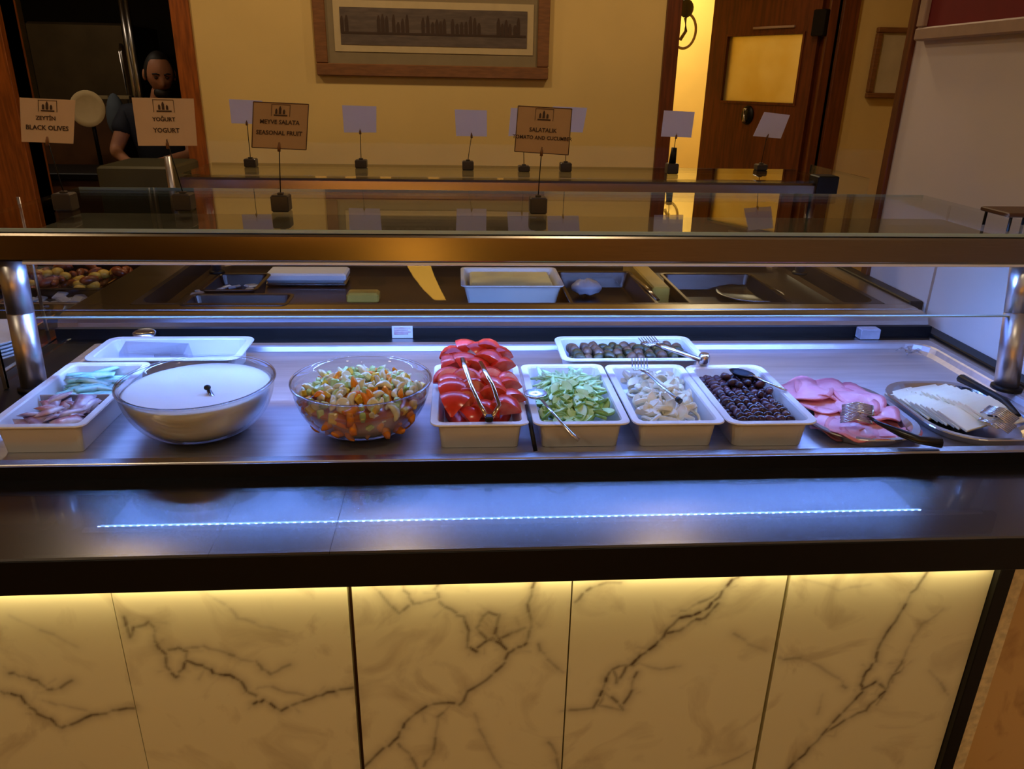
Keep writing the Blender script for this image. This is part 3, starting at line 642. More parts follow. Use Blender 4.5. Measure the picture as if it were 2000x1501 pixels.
# ------------------------------------------------------------------ fruit salad pieces
def chunk(name, m, kind, s):
    q = MB()
    if kind == 'cube': q.bbox(-s, s, -s*.8, s*.8, -s*.7, s*.7, s*.3)
    elif kind == 'wedge':
        n = 8; rings = []
        for k in range(n):
            a = -1.1+2.2*k/(n-1); c = Vector((math.sin(a)*s*1.6, (math.cos(a)-.6)*s*1.6, 0)); w = s*.75*max(.12, math.cos(a*1.2))
            tn = Vector((math.cos(a), -math.sin(a), 0)); no = Vector((math.sin(a), math.cos(a), 0))
            rings.append([tuple(c+no*w*math.cos(t)+Vector((0, 0, 1))*w*math.sin(t)) for t in (0, 1.2, 2.3, 3.6, 4.9)])
        q.loft(rings, True, True, True)
    elif kind == 'slice':
        q.lathe([(s*1.1, -s*.25), (s*1.3, 0), (s*1.1, s*.25)], n=14, smooth=False)
    else: q.sphere((0, 0, 0), (s, s*.9, s*.85), 10, 7)
    o = q.build(name, m, loc=(0, 0, 0)); return o
def frp(name, m, k, s, lab): return tag(chunk(name, MT[m], k, s), lab, 'fruit', 'pieces of the fruit salad in the glass bowl')
protos = [frp('orange_segment', 'orange', 'wedge', .0098, 'orange fruit segment in the glass salad bowl'),
          frp('melon_cube', 'gfruit', 'cube', .0075, 'pale green fruit cube in the glass salad bowl'),
          frp('apple_slice', 'wfruit', 'wedge', .0095, 'white fruit slice in the glass salad bowl'),
          frp('pineapple_piece', 'yfruit', 'cube', .0078, 'yellow fruit piece in the glass salad bowl'),
          frp('pear_slice', 'wfruit', 'slice', .0085, 'cream round fruit slice in the glass salad bowl'),
          frp('grape', 'rfruit', 'ball', .0062, 'dark red grape in the glass salad bowl')]
wts = [.15, .27, .24, .20, .11, .03]
first = [True]*6
def place(k, loc, rot, sc):
    if first[k]: o = protos[k]; o.location = loc; o.rotation_euler = rot; o.scale = (sc,)*3; first[k] = False
    else: o = copy_tree(protos[k], loc, rot, sc)
    return o
cb = (-.178, 1.312)
rI = lambda z: float(np.interp(z, [p[1] for p in prof2], [p[0] for p in prof2]))-.011
# surface heap
n = 0
for i in range(170):
    r_ = .105*math.sqrt((i+.5)/170); a = i*2.39996+U(-.15, .15)
    z = .074+.016*(1-(r_/.105)**2)+U(-.003, .007)
    k = random.choices(range(6), wts)[0]
    place(k, (cb[0]+r_*math.cos(a), cb[1]+r_*math.sin(a), TZ+z), (U(0, 6), U(0, 6), U(0, 6)), U(.75, 1.15))
# layers against the glass, orange and brown lower down
for lay, (z, w) in enumerate(((.066, [.3, .2, .25, .2, .05, .0]), (.048, [.85, .02, .02, .1, .0, .01]), (.030, [.9, .0, .0, .1, .0, .0]))):
    for i in range(26 if lay < 2 else 20):
        a = 2*PI*i/(26 if lay < 2 else 20)+lay*.1
        if math.sin(a) > .35: continue
        r_ = rI(z)-.001; k = random.choices(range(6), w)[0]
        place(k, (cb[0]+r_*math.cos(a), cb[1]+r_*math.sin(a), TZ+z+U(-.003, .003)), (U(0, 6), U(0, 6), U(0, 6)), U(.95, 1.25))

# ------------------------------------------------------------------ tomatoes
def tomato_wedge():
    q = MB(); R_ = .034; n = 9; m_ = 8; ang = 1.15
    outer = []
    for i in range(n):
        th = -ang/2+ang*i/(n-1)
        outer.append([(R_*math.cos(ph)*math.cos(th)*1.0, R_*math.cos(ph)*math.sin(th)*1.2, R_*.88*math.sin(ph)) for ph in [(-PI/2+PI*(j+.15)/(m_+.3)) for j in range(m_+1)]])
    q.loft(outer, False, False, True, 0, closed=False)
    for row, nm in ((outer[0], 0), (outer[-1], 1)):
        q.add(row+[(0, 0, -R_*.8), (0, 0, R_*.8)], [tuple(range(len(row)))+(len(row)+1, len(row))], False, 1)
    return q
tw = tomato_wedge().build('tomato_wedge', [MT['tomato'], MT['tomflesh']], loc=(0, 0, 0))
def tomato_slice():
    q = MB(); n = 14
    def ring(r_, z): return [(r_*math.cos(PI*j/(n-1))*1.05, r_*math.sin(PI*j/(n-1)), z) for j in range(n)]
    q.loft([ring(.024, 0), ring(.030, .002), ring(.033, .008), ring(.031, .016), ring(.026, .019)], False, False, True, 0)
    a = ring(.024, 0); c = ring(.026, .019); q.add(a, [tuple(range(n))], False, 1); q.add(c, [tuple(range(n))], False, 1); return q
ts = tomato_slice().build('tomato_half_slice', [MT['tomato'], MT['tomflesh']], loc=(0, 0, 0))
gt = 'red tomato pieces in the first white tray'
tag(tw, 'shiny red tomato wedge in the white tray', 'tomato', gt); tag(ts, 'thick red tomato half slice in the white tray', 'tomato', gt)
TP = [  # (proto, x, y, z, rx, ry, rz, s)
 ('w', -.012, 1.455, .943, 0, -1.2, .3, 1.05), ('w', .012, 1.465, .955, .2, -1.3, 1.2, 1.0), ('w', .035, 1.455, .953, 0, -1.45, 2.0, 1.0), ('w', .058, 1.460, .956, .2, -1.2, 2.6, 1.05), ('w', .083, 1.452, .945, .3, -1.3, 3.0, 1.0),
 ('w', -.018, 1.425, .936, .3, -1.1, .6, 1.05), ('w', .008, 1.425, .940, .5, -1.4, 1.1, 1.05), ('w', .060, 1.425, .944, .3, -1.2, 2.2, 1.1), ('w', .088, 1.420, .934, .3, -1.1, 2.9, 1.0),
 ('w', .034, 1.41, .936, 1.2, -1.3, 1.4, 1.0),
 ('s', -.020, 1.385, .925, .9, .1, .3, 1.0), ('s', .015, 1.378, .926, 1.0, -.1, -.2, 1.0), ('s', .058, 1.385, .926, .9, .2, .4, .95), ('s', .090, 1.375, .922, 1.0, .3, .8, .9),
 ('w', -.016, 1.352, .922, .2, -1.3, .9, 1.05), ('w', .094, 1.345, .920, .6, -1.1, 2.6, 1.0), ('w', .06, 1.335, .926, .9, -1.2, 1.5, 1.0), ('s', .025, 1.335, .922, 1.1, .0, .1, 1.0),
 ('w', -.012, 1.305, .922, .1, -1.45, 1.2, 1.25), ('s', .010, 1.290, .918, 1.2, 0, .15, 1.1), ('w', .065, 1.300, .920, 1.1, -1.2, 1.9, 1.1), ('w', .098, 1.300, .914, .4, -1.2, 2.8, 1.0),
 ('w', -.008, 1.262, .915, .1, -1.35, 1.3, 1.25), ('w', .045, 1.262, .908, .9, -1.3, 1.7, 1.0), ('w', .082, 1.262, .913, .5, -1.3, 2.3, 1.1), ('w', .02, 1.25, .9, .3, -1.3, 1.5, 1.0)]
cw = {'w': [tw, True], 's': [ts, True]}
for kd, x, y, z, rx, ry, rz, s_ in TP:
    pr_ = cw[kd]
    if pr_[1]: o = pr_[0]; pr_[1] = False; o.location = (x, y, z); o.rotation_euler = (rx, ry, rz); o.scale = (s_,)*3
    else: copy_tree(pr_[0], (x, y, z), (rx, ry, rz), s_)
ORD = ['first', 'second', 'third', 'fourth', 'fifth', 'sixth', 'seventh', 'eighth', 'ninth', 'tenth', 'eleventh', 'twelfth', 'thirteenth', 'fourteenth']
def label_rows(objs, nrow, what):
    objs = sorted(objs, key=lambda o: -o.location.y); n = len(objs); per = -(-n//nrow)
    rn = {1: [''], 3: ['back', 'middle', 'front'], 4: ['back', 'second', 'third', 'front'], 5: ['back', 'second', 'middle', 'fourth', 'front']}[nrow]
    for r in range(nrow):
        row = sorted(objs[r*per:(r+1)*per], key=lambda o: o.location.x)
        for i, o in enumerate(row): o['label'] = '%s, %s from left in the %s row' % (what(o), ORD[i], rn[r])
bpy.context.view_layer.update()
label_rows([o for o in bpy.data.objects if o.name.startswith('tomato_')], 5, lambda o: 'shiny red tomato wedge' if 'wedge' in o.name else 'thick red tomato half slice')
q = MB(); q.lathe([(.01, 0), (.4, 0), (.5, .3), (.42, .7), (.2, .9)], n=20)
q.v = [(x*.13+.036, y*.25+1.355, z*.034+.876) for x, y, z in q.v]; o = q.build('tomato_juice_mass', MT['tomato']); tag(o, 'red tomato pieces lying underneath the upper ones', 'tomato', kind='stuff')

# ------------------------------------------------------------------ cucumber
def halfmoon(R_, th, rim=True, full=False):
    q = MB(); n = 16; A = 2*PI if full else PI
    def ring(r_, z): return [(r_*math.cos(A*j/(n if full else n-1)), r_*math.sin(A*j/(n if full else n-1)), z) for j in range(n)]
    q.loft([ring(R_*.93, 0), ring(R_, th*.3), ring(R_, th*.7), ring(R_*.93, th)], False, False, False, 1 if rim else 0)
    q.add(ring(R_*.93, 0), [tuple(range(n))], mi=0); q.add(ring(R_*.93, th), [tuple(range(n))], mi=0); return q
gc = 'cucumber pieces in the second white tray'
c1 = tag(halfmoon(.019, .005).build('cucumber_slice', [MT['cucumber'], MT['cucskin']], loc=(0, 0, 0)), 'pale green cucumber half slice with green rind in the white tray', 'cucumber', gc)
q = MB(); q.tube([(-.022, 0, 0), (-.008, .003, .002), (.008, .003, .001), (.022, -.001, 0)], [.0025, .004, .004, .002], 6, flat=.6)
c2 = tag(q.build('cucumber_strip', MT['cucumber'], loc=(0, 0, 0)), 'pale green cucumber strip in the white tray', 'cucumber', gc)
f1 = f2 = True
def heap(cx, cy, hx, hy, n, z0, zd, fn):
    for i in range(n):
        u = (i*.7548776662+.31) % 1; v = (i*.5698402910+.17) % 1
        x = (u*2-1); y = (v*2-1); d = 1-max(abs(x), abs(y))**2
        fn(cx+x*hx, cy+y*hy, z0+zd*d*U(.75, 1.0), v)
def cuc(x, y, z, v):
    global f1, f2
    if v < .55:
        if f1: c1.location = (x, y, z); c1.rotation_euler = (U(-.9, .9), U(-.9, .9), U(0, 6)); f1 = False
        else: copy_tree(c1, (x, y, z), (U(-.9, .9), U(-.9, .9), U(0, 6)), U(.8, 1.15))
    else:
        if f2: c2.location = (x, y, z); f2 = False
        else: copy_tree(c2, (x, y, z), (U(-.3, .3), U(-.5, .5), U(0, 6)), U(.9, 1.5))
heap(.2155, 1.345, .055, .112, 200, .909, .024, cuc)
# ------------------------------------------------------------------ onion
go = 'white onion pieces in the third white tray'
q = halfmoon(.019, .009, False); o1 = tag(q.build('onion_half_ring', MT['onion'], loc=(0, 0, 0)), 'thick white onion half slice in the white tray', 'onion', go)
q = MB(); rg_ = []
for k in range(20): a = 2*PI*k/20; rg_.append([((.014+.0028*math.cos(t))*math.cos(a), (.014+.0028*math.cos(t))*math.sin(a), .0035*math.sin(t)) for t in (0, 1.57, 3.14, 4.71)])
rg_.append(rg_[0]); q.loft(rg_, False, False, True); o2 = tag(q.build('onion_ring', MT['onion'], loc=(0, 0, 0)), 'thin white onion ring in the white tray', 'onion', go)
fo = [True, True]
def oni(x, y, z, v):
    k = 0 if random.random() < .7 else 1; p_ = (o1, o2)[k]; r_ = (U(-.8, .8), U(-.8, .8), U(0, 6))
    if fo[k]: p_.location = (x, y, z); p_.rotation_euler = r_; fo[k] = False
    else: copy_tree(p_, (x, y, z), r_, U(.8, 1.2))
heap(.3895, 1.342, .048, .108, 120, .908, .018, oni)
# ------------------------------------------------------------------ olives
gl_ = 'dark olives in the fourth white tray'
q = MB(); q.sphere((0, 0, 0), (.0112, .0082, .0080), 12, 8); ol = [tag(q.build('olive', MT['olive'], loc=(0, 0, 0)), 'glossy blackish purple olive in the white tray', 'olive', gl_)]
q = MB(); q.sphere((0, 0, 0), (.0116, .0080, .0076), 12, 8, fn=lambda p: (p[0], p[1]+.12*p[0]**2, p[2]*(1+.08*math.sin(7*p[0])))); ol.append(tag(q.build('wrinkled_olive', MT['olive2'], loc=(0, 0, 0)), 'wrinkled brownish purple olive in the white tray', 'olive', gl_))
fo2 = [True, True]
def oli(x, y, z, v):
    k = 0 if random.random() < .55 else 1; r_ = (U(-.4, .4), U(-.4, .4), U(0, 6))
    if fo2[k]: ol[k].location = (x, y, z); ol[k].rotation_euler = r_; fo2[k] = False
    else: copy_tree(ol[k], (x, y, z), r_, U(.9, 1.15))
for lay in range(2):
    for i in range(7 if lay == 0 else 6):
        for j in range(16 if lay == 0 else 14):
            oli(.559-.052+.0173*i+(.009 if lay else 0)+U(-.0015, .0015), 1.343-.114+.0155*j+(.008 if lay else 0)+U(-.002, .002), .898+.0115*lay+U(-.001, .002), 0)
for i in range(10):
    oli(.559+U(-.04, .05), 1.343+U(-.02, .11), .9215+U(0, .003), 0)
# a dark serving spoon head lying in the olives
p = Vector((.575, 1.415, .931)); s = thing('olive_spoon', 'black spoon lying in the dark olives', 'spoon', p, (0, .0, -.9))
q = MB(); q.lathe([(.001, -.006), (.015, -.004), (.0205, .002), (.019, .003), (.013, -.002), (.001, -.004)], n=20); q.v = [(x*1.4, y*.85, z) for x, y, z in q.v]; child(q, 'spoon_bowl', MT['blackp'], s)
q = MB(); q.tube([(.026, 0, .002), (.06, 0, -.002), (.10, 0, -.006)], [.004, .003, .004], 8, flat=.5); child(q, 'handle', MT['chrome'], s)
# ------------------------------------------------------------------ dark rolls in the crossways tray
gr = 'dark rolls in the crossways white tray'
q = MB(); q.sphere((0, 0, 0), (.017, .0115, .0105), 12, 8, fn=lambda p: (p[0], p[1]*(1+.1*math.sin(5*p[0])), p[2]))
r1 = tag(q.build('leaf_roll', MT['leaf1'], loc=(0, 0, 0)), 'dark green stuffed roll in the crossways tray', 'roll', gr)
q = MB(); q.sphere((0, 0, 0), (.0155, .012, .011), 12, 8, fn=lambda p: (p[0]*(1+.1*math.cos(6*p[1])), p[1], p[2])); r2 = tag(q.build('brown_roll', MT['leaf2'], loc=(0, 0, 0)), 'brownish stuffed roll in the crossways tray', 'roll', gr)
fr_ = [True, True]
for lay in range(2):
    for i in range(11):
        for j in range(5 - lay):
            x = .380-.118+.0235*i+U(-.004, .004); y = 1.607-.05+.0235*j+.01*lay+U(-.003, .003); z = .896+.015*lay+U(-.002, .006)
            k = 0 if random.random() < .55 else 1; p_ = (r1, r2)[k]; r_ = (U(-.3, .3), U(-.3, .3), U(0.8, 2.4))
            if fr_[k]: p_.location = (x, y, z); p_.rotation_euler = r_; fr_[k] = False
            else: copy_tree(p_, (x, y, z), r_, U(.9, 1.15))

# ------------------------------------------------------------------ sachets
def sachet(m, name, lab, grp, L_=.052, W_=.030):
    q = MB(); n = 9; rings = []
    for i in range(n):
        u = i/(n-1)*2-1; t = .0048*(1-abs(u)**3)+.0004
        rings.append([(u*L_/2, -W_/2, 0), (u*L_/2, -W_*.25, t), (u*L_/2, W_*.25, t*.9), (u*L_/2, W_/2, 0), (u*L_/2, W_*.25, -t*.7), (u*L_/2, -W_*.25, -t*.7)])
    q.loft(rings, True, True, True); return tag(q.build(name, MT[m], loc=(0, 0, 0)), lab, 'sachet', grp)
sc_ = sachet('cyan', 'turquoise_sachet', 'turquoise and white sachet in the rear half of the left tray', 'turquoise sachets in the left white tray', .06, .022)
ft = True
for i in range(60):
    x = -.712+U(-.032, .034); y = 1.374+.112*((i*.618) % 1); z = .893+.0004*i+U(0, .003)
    if ft: sc_.location = (x, y, z); ft = False
    else: copy_tree(sc_, (x, y, z), (U(-.15, .15), U(-.15, .15), U(-.1, .9)), (U(.9, 1.2), U(.6, 1.1), 1))
gp = 'plum and red sachets in the left white tray'
sp = [sachet('purple', 'plum_sachet', 'plum and silver sachet in the front half of the left tray', gp), sachet('red', 'red_sachet', 'reddish white sachet in the front half of the left tray', gp, .045, .03), sachet('grey', 'silver_sachet', 'silver grey sachet in the front half of the left tray', gp, .05, .026)]
fs3 = [True]*3
for i in range(56):
    x = -.712+U(-.036, .037); y = 1.248+.096*((i*.618) % 1); z = .890+.0005*i+U(0, .003); k = random.choices(range(3), (.5, .3, .2))[0]; r_ = (U(-.4, .4), U(-.4, .4), U(0, 3.1))
    if fs3[k]: sp[k].location = (x, y, z); sp[k].rotation_euler = r_; fs3[k] = False
    else: copy_tree(sp[k], (x, y, z), r_, U(.8, 1.1))
q = MB(); q.bbox(-.768, -.656, 1.228, 1.354, .876, .889, .002); tag(q.build('sachet_layer', MT['purple']), 'layer of plum sachets under the loose ones', 'sachet', kind='stuff')
q = MB(); q.bbox(-.768, -.656, 1.364, 1.498, .876, .892, .002); tag(q.build('turquoise_layer', MT['cyan']), 'layer of turquoise sachets under the loose ones', 'sachet', kind='stuff')
# clear plastic sleeve and grey packets in the rear left tray
q = MB(); pts = [(-.735, 1.600), (-.735, 1.66), (-.60, 1.675), (-.60, 1.60)]
vv = [(x, y, z) for z in (.874, .915) for x, y in pts]; vv[4] = (-.735, 1.612, .912); vv[5] = (-.735, 1.655, .925); vv[6] = (-.605, 1.668, .915); vv[7] = (-.60, 1.605, .905)
q.add(vv, [(0, 1, 2, 3), (4, 7, 6, 5), (0, 3, 7, 4), (1, 5, 6, 2), (0, 4, 5, 1), (2, 6, 7, 3)]); tag(q.build('plastic_sleeve', MT['plastic']), 'crumpled clear plastic sleeve in the rear left tray', 'packaging')
for k, (x, y, w_, h_, r_) in enumerate(((-.655, 1.640, .034, .026, .2), (-.612, 1.625, .038, .030, -.1))):
    q = MB(); q.bbox(-w_/2, w_/2, -.006, .006, 0, h_, .001); o = q.build('grey_packet', MT['grey'], loc=(x, y, .874), rot=(-.25, 0, r_))
    tag(o, ('darker grey packet standing in the rear left tray, left one', 'pale grey packet standing in the rear left tray, right one')[k], 'packet', 'grey packets in the rear left tray')

# ------------------------------------------------------------------ platters with ham and cheese
def platter(cx, cy, w, d, label, grp, rz=0):
    t = thing('steel_platter', label, 'platter', (cx, cy, TZ), (0, 0, rz), grp); q = MB(); hx, hy = w/2, d/2
    R_ = lambda i, z: rrect(0, 0, hx-i, hy-i, min(hx-i, .085), z, 10)
    q.loft([R_(.022, 0), R_(.004, .020), R_(0, .022), R_(.001, .024), R_(.010, .023), R_(.025, .003)], True, True, False); child(q, 'dish', MT['chrome'], t); return t
gpl = 'steel platters right of the olives'
platter(.760, 1.322, .205, .285, 'oval steel platter under the pink ham slices', gpl)
platter(.990, 1.318, .225, .290, 'oval steel platter under the white cheese slices', gpl)
def ham_slice(seed, R_):
    rr = random.Random(seed); q = MB(); n = 30; m_ = 6; a1, a2, a3 = rr.uniform(.5, 1.5), rr.uniform(0, 6), rr.uniform(0, 6)
    top = []
    for i in range(m_+1):
        r_ = R_*i/m_
        top.append([((r_+.0001)*math.cos(2*PI*j/n)*1.1, (r_+.0001)*math.sin(2*PI*j/n)*.85, .004*math.sin(a1*2+9*math.cos(2*PI*j/n+a3)*i/m_*.5+a2)+.005*(i/m_)**2*math.sin(4*2*PI*j/n+a3)) for j in range(n)])
    bot = [[(x, y, z-.0022) for x, y, z in r] for r in reversed(top)]
    q.loft(top[:-1], False, False, True, 0); q.loft([top[-2], top[-1], bot[0], bot[1]], False, False, True, 1); q.loft(bot[1:], False, False, True, 0)
    return q
HP = [(.80, 1.250, .0), (.765, 1.235, .5), (.735, 1.300, 1.1), (.79, 1.300, .3), (.722, 1.350, .8), (.770, 1.350, 2.), (.80, 1.365, 1.5), (.745, 1.395, .2), (.705, 1.392, 1.), (.715, 1.265, .4), (.722, 1.235, 1.2)]
for k, (x, y, r_) in enumerate(HP):
    o = ham_slice(k, .060 if k < 9 else .052).build('ham_slice', [MT['ham'], MT['hamrim']], loc=(x, y, .884+.0028*k if k < 9 else .885+.004*(k-9)), rot=(U(-.08, .08), U(-.08, .08), r_))
    tag(o, 'thin pink slice of ham draped on the left steel platter', 'ham', 'pink ham slices on the left steel platter')
label_rows([o for o in bpy.data.objects if o.name.startswith('ham_slice')], 4, lambda o: 'thin pink slice of ham on the platter')
gch = 'pale cheese slices on the right steel platter'
q = MB(); q.bbox(-.038, .038, -.034, .034, 0, .0046, .001); ch = tag(q.build('cheese_slice', MT['cheese'], loc=(.935, 1.38, .886), rot=(0, 0, .2)), 'square pale cheese slice in the overlapping row', 'cheese', gch)
a_ = Vector((.925, 1.395, .884)); c_ = Vector((.975, 1.245, .884))
k = 0
for row, (a_, c_, n_) in enumerate(((Vector((.925, 1.385, .880)), Vector((.960, 1.262, .880)), 11), (Vector((.975, 1.392, .884)), Vector((1.015, 1.255, .884)), 14), (Vector((.985, 1.36, .896)), Vector((1.01, 1.26, .896)), 9))):
    for i in range(n_):
        p = a_.lerp(c_, i/(n_-1)); r_ = (.24, -.04, .32+U(-.09, .09))
        if k == 0: ch.location = p; ch.rotation_euler = r_
        else: copy_tree(ch, p+Vector((0, 0, .0016*i)), r_)
        ob = ch if k == 0 else COL.objects[-1]; ob['label'] = 'square pale cheese slice, %s from the back in the %s overlapping row' % (ORD[i], ('left', 'middle', 'upper right')[row])
        k += 1

# ------------------------------------------------------------------ serving tools
def P3(px, py, z): return at_z(px, py, z)
def rel(pts, o): return [Vector(p)-o for p in pts]
# tongs in the tomatoes: two slender arms meeting at the near end
o0 = P3(955, 815, .928); s = thing('serving_tongs', 'slim brassy steel tongs lying over the tomatoes', 'tongs', o0)
for pts in ([(955, 820, .926), (938, 790, .945), (920, 750, .962), (908, 715, .975), (903, 698, .985)], [(957, 820, .926), (975, 790, .945), (962, 750, .965), (948, 725, .975), (938, 705, .98)]):
    q = MB(); q.tube(rel([P3(*p) for p in pts], o0), [.0045, .004, .0035, .005, .004], 8, flat=.4); child(q, 'arm', MT['gold'], s)
q = MB(); q.bbox(-.007, .007, -.012, .004, -.004, .006, .002); child(q, 'hinge', MT['blackm'], s)
# spoon over the cucumber tray
o0 = P3(1046, 768, .942); s = thing('serving_spoon', 'long handled steel spoon resting on the rim of the cucumber tray', 'spoon', o0)
q = MB(); q.lathe([(.001, -.008), (.013, -.006), (.0215, .001), (.0205, .002), (.012, -.004), (.001, -.006)], n=32); child(q, 'spoon_bowl', MT['chrome'], s)
q = MB(); q.tube(rel([P3(1058, 780, .942), P3(1080, 805, .938), P3(1100, 828, .928), P3(1115, 845, .915), P3(1131, 858, .905)], o0), [.003, .0028, .003, .0058, .0065], 10, flat=.45); child(q, 'handle', MT['chrome'], s)
# dark handled knife between tomato and cucumber trays
o0 = P3(1010, 712, .921); s = thing('slim_server', 'dark slim bar handle leaning in the gap left of the cucumber tray', 'server', P3(1040, 850, .905)); o0 = s.location.copy()
q = MB(); q.tube(rel([P3(1028, 790, .924), P3(1034, 815, .924), P3(1040, 848, .905), P3(1046, 880, .880)], o0), [.003, .0035, .004, .004], 8, flat=.5); child(q, 'bar', MT['blackm'], s)
# fork headed server
def fork_server(name, label, head, dirv, n_t, tl, tw_, handle, hm, tipm, curl=.02, rad=.0032, headrot=0):
    s = thing(name, label, 'fork', head)
    q = MB(); side = Vector((dirv.y, -dirv.x, 0)).normalized(); d = dirv.normalized()
    for k in range(n_t):
        u = (k/(n_t-1)-.5)*tw_; b_ = side*u
        t = MB(); t.tube([b_, b_+d*tl*.5+Vector((0, 0, -.003)), b_+d*tl+Vector((0, 0, -curl))], [.0014, .0013, .0008], 6); child(t, 'tine', MT['chrome'], s)
    q.tube([side*(-tw_/2), Vector((0, 0, .001)), side*(tw_/2)], .0028, 8, flat=.6); child(q, 'head', MT['chrome'], s)
    h = rel(handle, Vector(head)); q = MB(); q.tube([Vector((0, 0, 0))]+h, [rad*.8]+[rad]*(len(h)-1)+[rad*1.1], 8, flat=.6); child(q, 'handle', MT[hm], s)
    if tipm:
        t = MB(); dd = (h[-1]-h[-2]).normalized(); t.tube([h[-1]-dd*.004, h[-1]+dd*.006], [rad*1.7, rad*1.7], 10); child(t, 'handle_tip', MT[tipm], s)
    return s
fork_server('serving_fork', 'steel serving fork with a black tip lying on the onions', P3(1252, 722, .950), P3(1240, 685, .955)-P3(1248, 722, .950), 6, .045, .030, [P3(1264, 728, .953), P3(1290, 752, .950), P3(1312, 770, .944), P3(1325, 780, .940)], 'steel', 'blackp', curl=-.008)
fork_server('fork_tongs', 'polished steel fork tongs resting across the tray of dark rolls', P3(1282, 672, .952), P3(1245, 652, .955)-P3(1285, 675, .952), 7, .040, .040, [P3(1300, 678, .953), P3(1335, 690, .946), P3(1368, 702, .938)], 'chrome', None, curl=-.004, rad=.0075)
o0 = P3(1375, 700, .936); q = MB(); q.lathe([(.010, -.012), (.012, -.006), (.012, .006), (.009, .012)], tuple(o0), 14); q.v = [(x, y, z) for x, y, z in q.v]
tag(q.build('tongs_end_ring', MT['chrome']), 'round steel end ring of the fork tongs by the dark rolls', 'ring')
# slotted tongs on the ham and on the cheese
def slotted(label, head_c, ang, handle, hm='blackp'):
    s = thing('slotted_tongs', label, 'tongs', head_c, (0, 0, ang))
    for lay in range(2):
        z = .016*lay; q = MB(); w, l = .046, .052
        for k in range(7):
            y = -w/2+w*k/6; t = MB(); t.tube([(l/2, y, z), (0, y, z+.003), (-l/2, y, z-.008)], .0015, 6); child(t, 'tine', MT['chrome'], s)
        for x in (l/2, l*.08):
            q = MB(); q.tube([(x, -w/2, z), (x, w/2, z)], .0019, 6); child(q, 'cross_bar', MT['chrome'], s)
    inv = (Matrix.Translation(head_c) @ Matrix.Rotation(ang, 4, 'Z')).inverted()
    h = [inv @ p for p in handle]; q = MB(); q.tube([Vector((.02, 0, .004))]+h, [.003]+[.004]+[.009]*(len(h)-2)+[.0115], 10, flat=.8); child(q, 'handle', MT[hm], s)
    return s
hc = P3(1672, 812, .912)
slotted('slotted steel tongs with a thick black handle lying on the ham', hc, .1+PI*0-.55, [P3(1715, 825, .914), P3(1760, 845, .908), P3(1795, 858, .902), P3(1838, 864, .900)])
hc = P3(1950, 822, .905)
slotted('slotted steel tongs with dark arm at the right end of the cheese platter', hc, PI-.9, [P3(1990, 810, .915), P3(1960, 782, .915), P3(1915, 757, .912), P3(1878, 738, .910)], 'blackm')
# clear scrap of plastic film near the far right corner of the well
q = MB(); p = P3(1778, 690, .872)
for k in range(5):
    a = k*1.25; q.tube([p+Vector((0, 0, .002)), p+Vector((.02*math.cos(a), .02*math.sin(a), .012)), p+Vector((.036*math.cos(a+.3), .03*math.sin(a+.3), .004))], [.003, .006, .001], 6, flat=.2)
tag(q.build('plastic_film', MT['plastic']), 'crumpled clear film in the empty far right corner of the well', 'packaging')
# spoon in the yogurt
o0 = P3(405, 757, .965); s = thing('yogurt_spoon', 'spoon sunk in the yogurt with a dark handle tip', 'spoon', o0)
q = MB(); q.tube(rel([P3(428, 800, .944), P3(418, 778, .952), P3(408, 762, .962)], o0), [.0045, .004, .0045], 8, flat=.6); child(q, 'handle', MT['chrome'], s)
q = MB(); q.sphere((0, 0, .001), (.0062, .0062, .005), 12, 8); child(q, 'handle_tip', MT['blackp'], s)

# ================================================================== REAR WELL CONTENTS
def rpan(px0, px1, py0, py1, z, h, label, m='dpan', name='steel_pan', cat='pan', **kw):
    a_ = at_z(px0, py1, z+h); c_ = at_z(px1, py1, z+h); e_ = at_z(px0, py0, z+h)
    return pan((a_.x+c_.x)/2, (a_.y+e_.y)/2, c_.x-a_.x, e_.y-a_.y, z, h, name, MT[m], label, flange=.008, taper=.012, r=.02, cat=cat, **kw)
RZ = .885
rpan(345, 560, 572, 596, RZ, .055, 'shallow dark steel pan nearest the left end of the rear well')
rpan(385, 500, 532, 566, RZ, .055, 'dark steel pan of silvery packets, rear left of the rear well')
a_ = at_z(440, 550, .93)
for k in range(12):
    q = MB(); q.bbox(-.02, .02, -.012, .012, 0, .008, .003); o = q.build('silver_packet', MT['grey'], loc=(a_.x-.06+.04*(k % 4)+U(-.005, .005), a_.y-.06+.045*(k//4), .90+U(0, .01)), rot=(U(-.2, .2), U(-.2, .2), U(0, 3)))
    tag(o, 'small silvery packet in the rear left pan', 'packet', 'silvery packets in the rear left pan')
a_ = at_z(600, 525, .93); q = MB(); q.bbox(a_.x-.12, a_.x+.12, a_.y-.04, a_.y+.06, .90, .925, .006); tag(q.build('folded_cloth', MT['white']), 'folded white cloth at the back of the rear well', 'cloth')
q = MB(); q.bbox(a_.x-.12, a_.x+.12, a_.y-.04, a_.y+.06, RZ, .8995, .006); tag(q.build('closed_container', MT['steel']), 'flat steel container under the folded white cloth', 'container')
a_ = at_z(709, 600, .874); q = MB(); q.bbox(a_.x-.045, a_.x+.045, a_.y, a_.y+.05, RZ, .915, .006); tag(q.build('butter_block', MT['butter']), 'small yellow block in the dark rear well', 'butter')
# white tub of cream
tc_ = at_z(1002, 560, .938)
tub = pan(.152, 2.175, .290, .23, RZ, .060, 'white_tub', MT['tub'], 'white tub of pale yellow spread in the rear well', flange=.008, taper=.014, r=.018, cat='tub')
q = MB(); q.bbox(.152-.118, .152+.118, 2.175-.09, 2.175+.09, .905, .938, .005); tag(q.build('pale_spread', MT['cream']), 'pale yellow spread inside the white tub', 'spread')
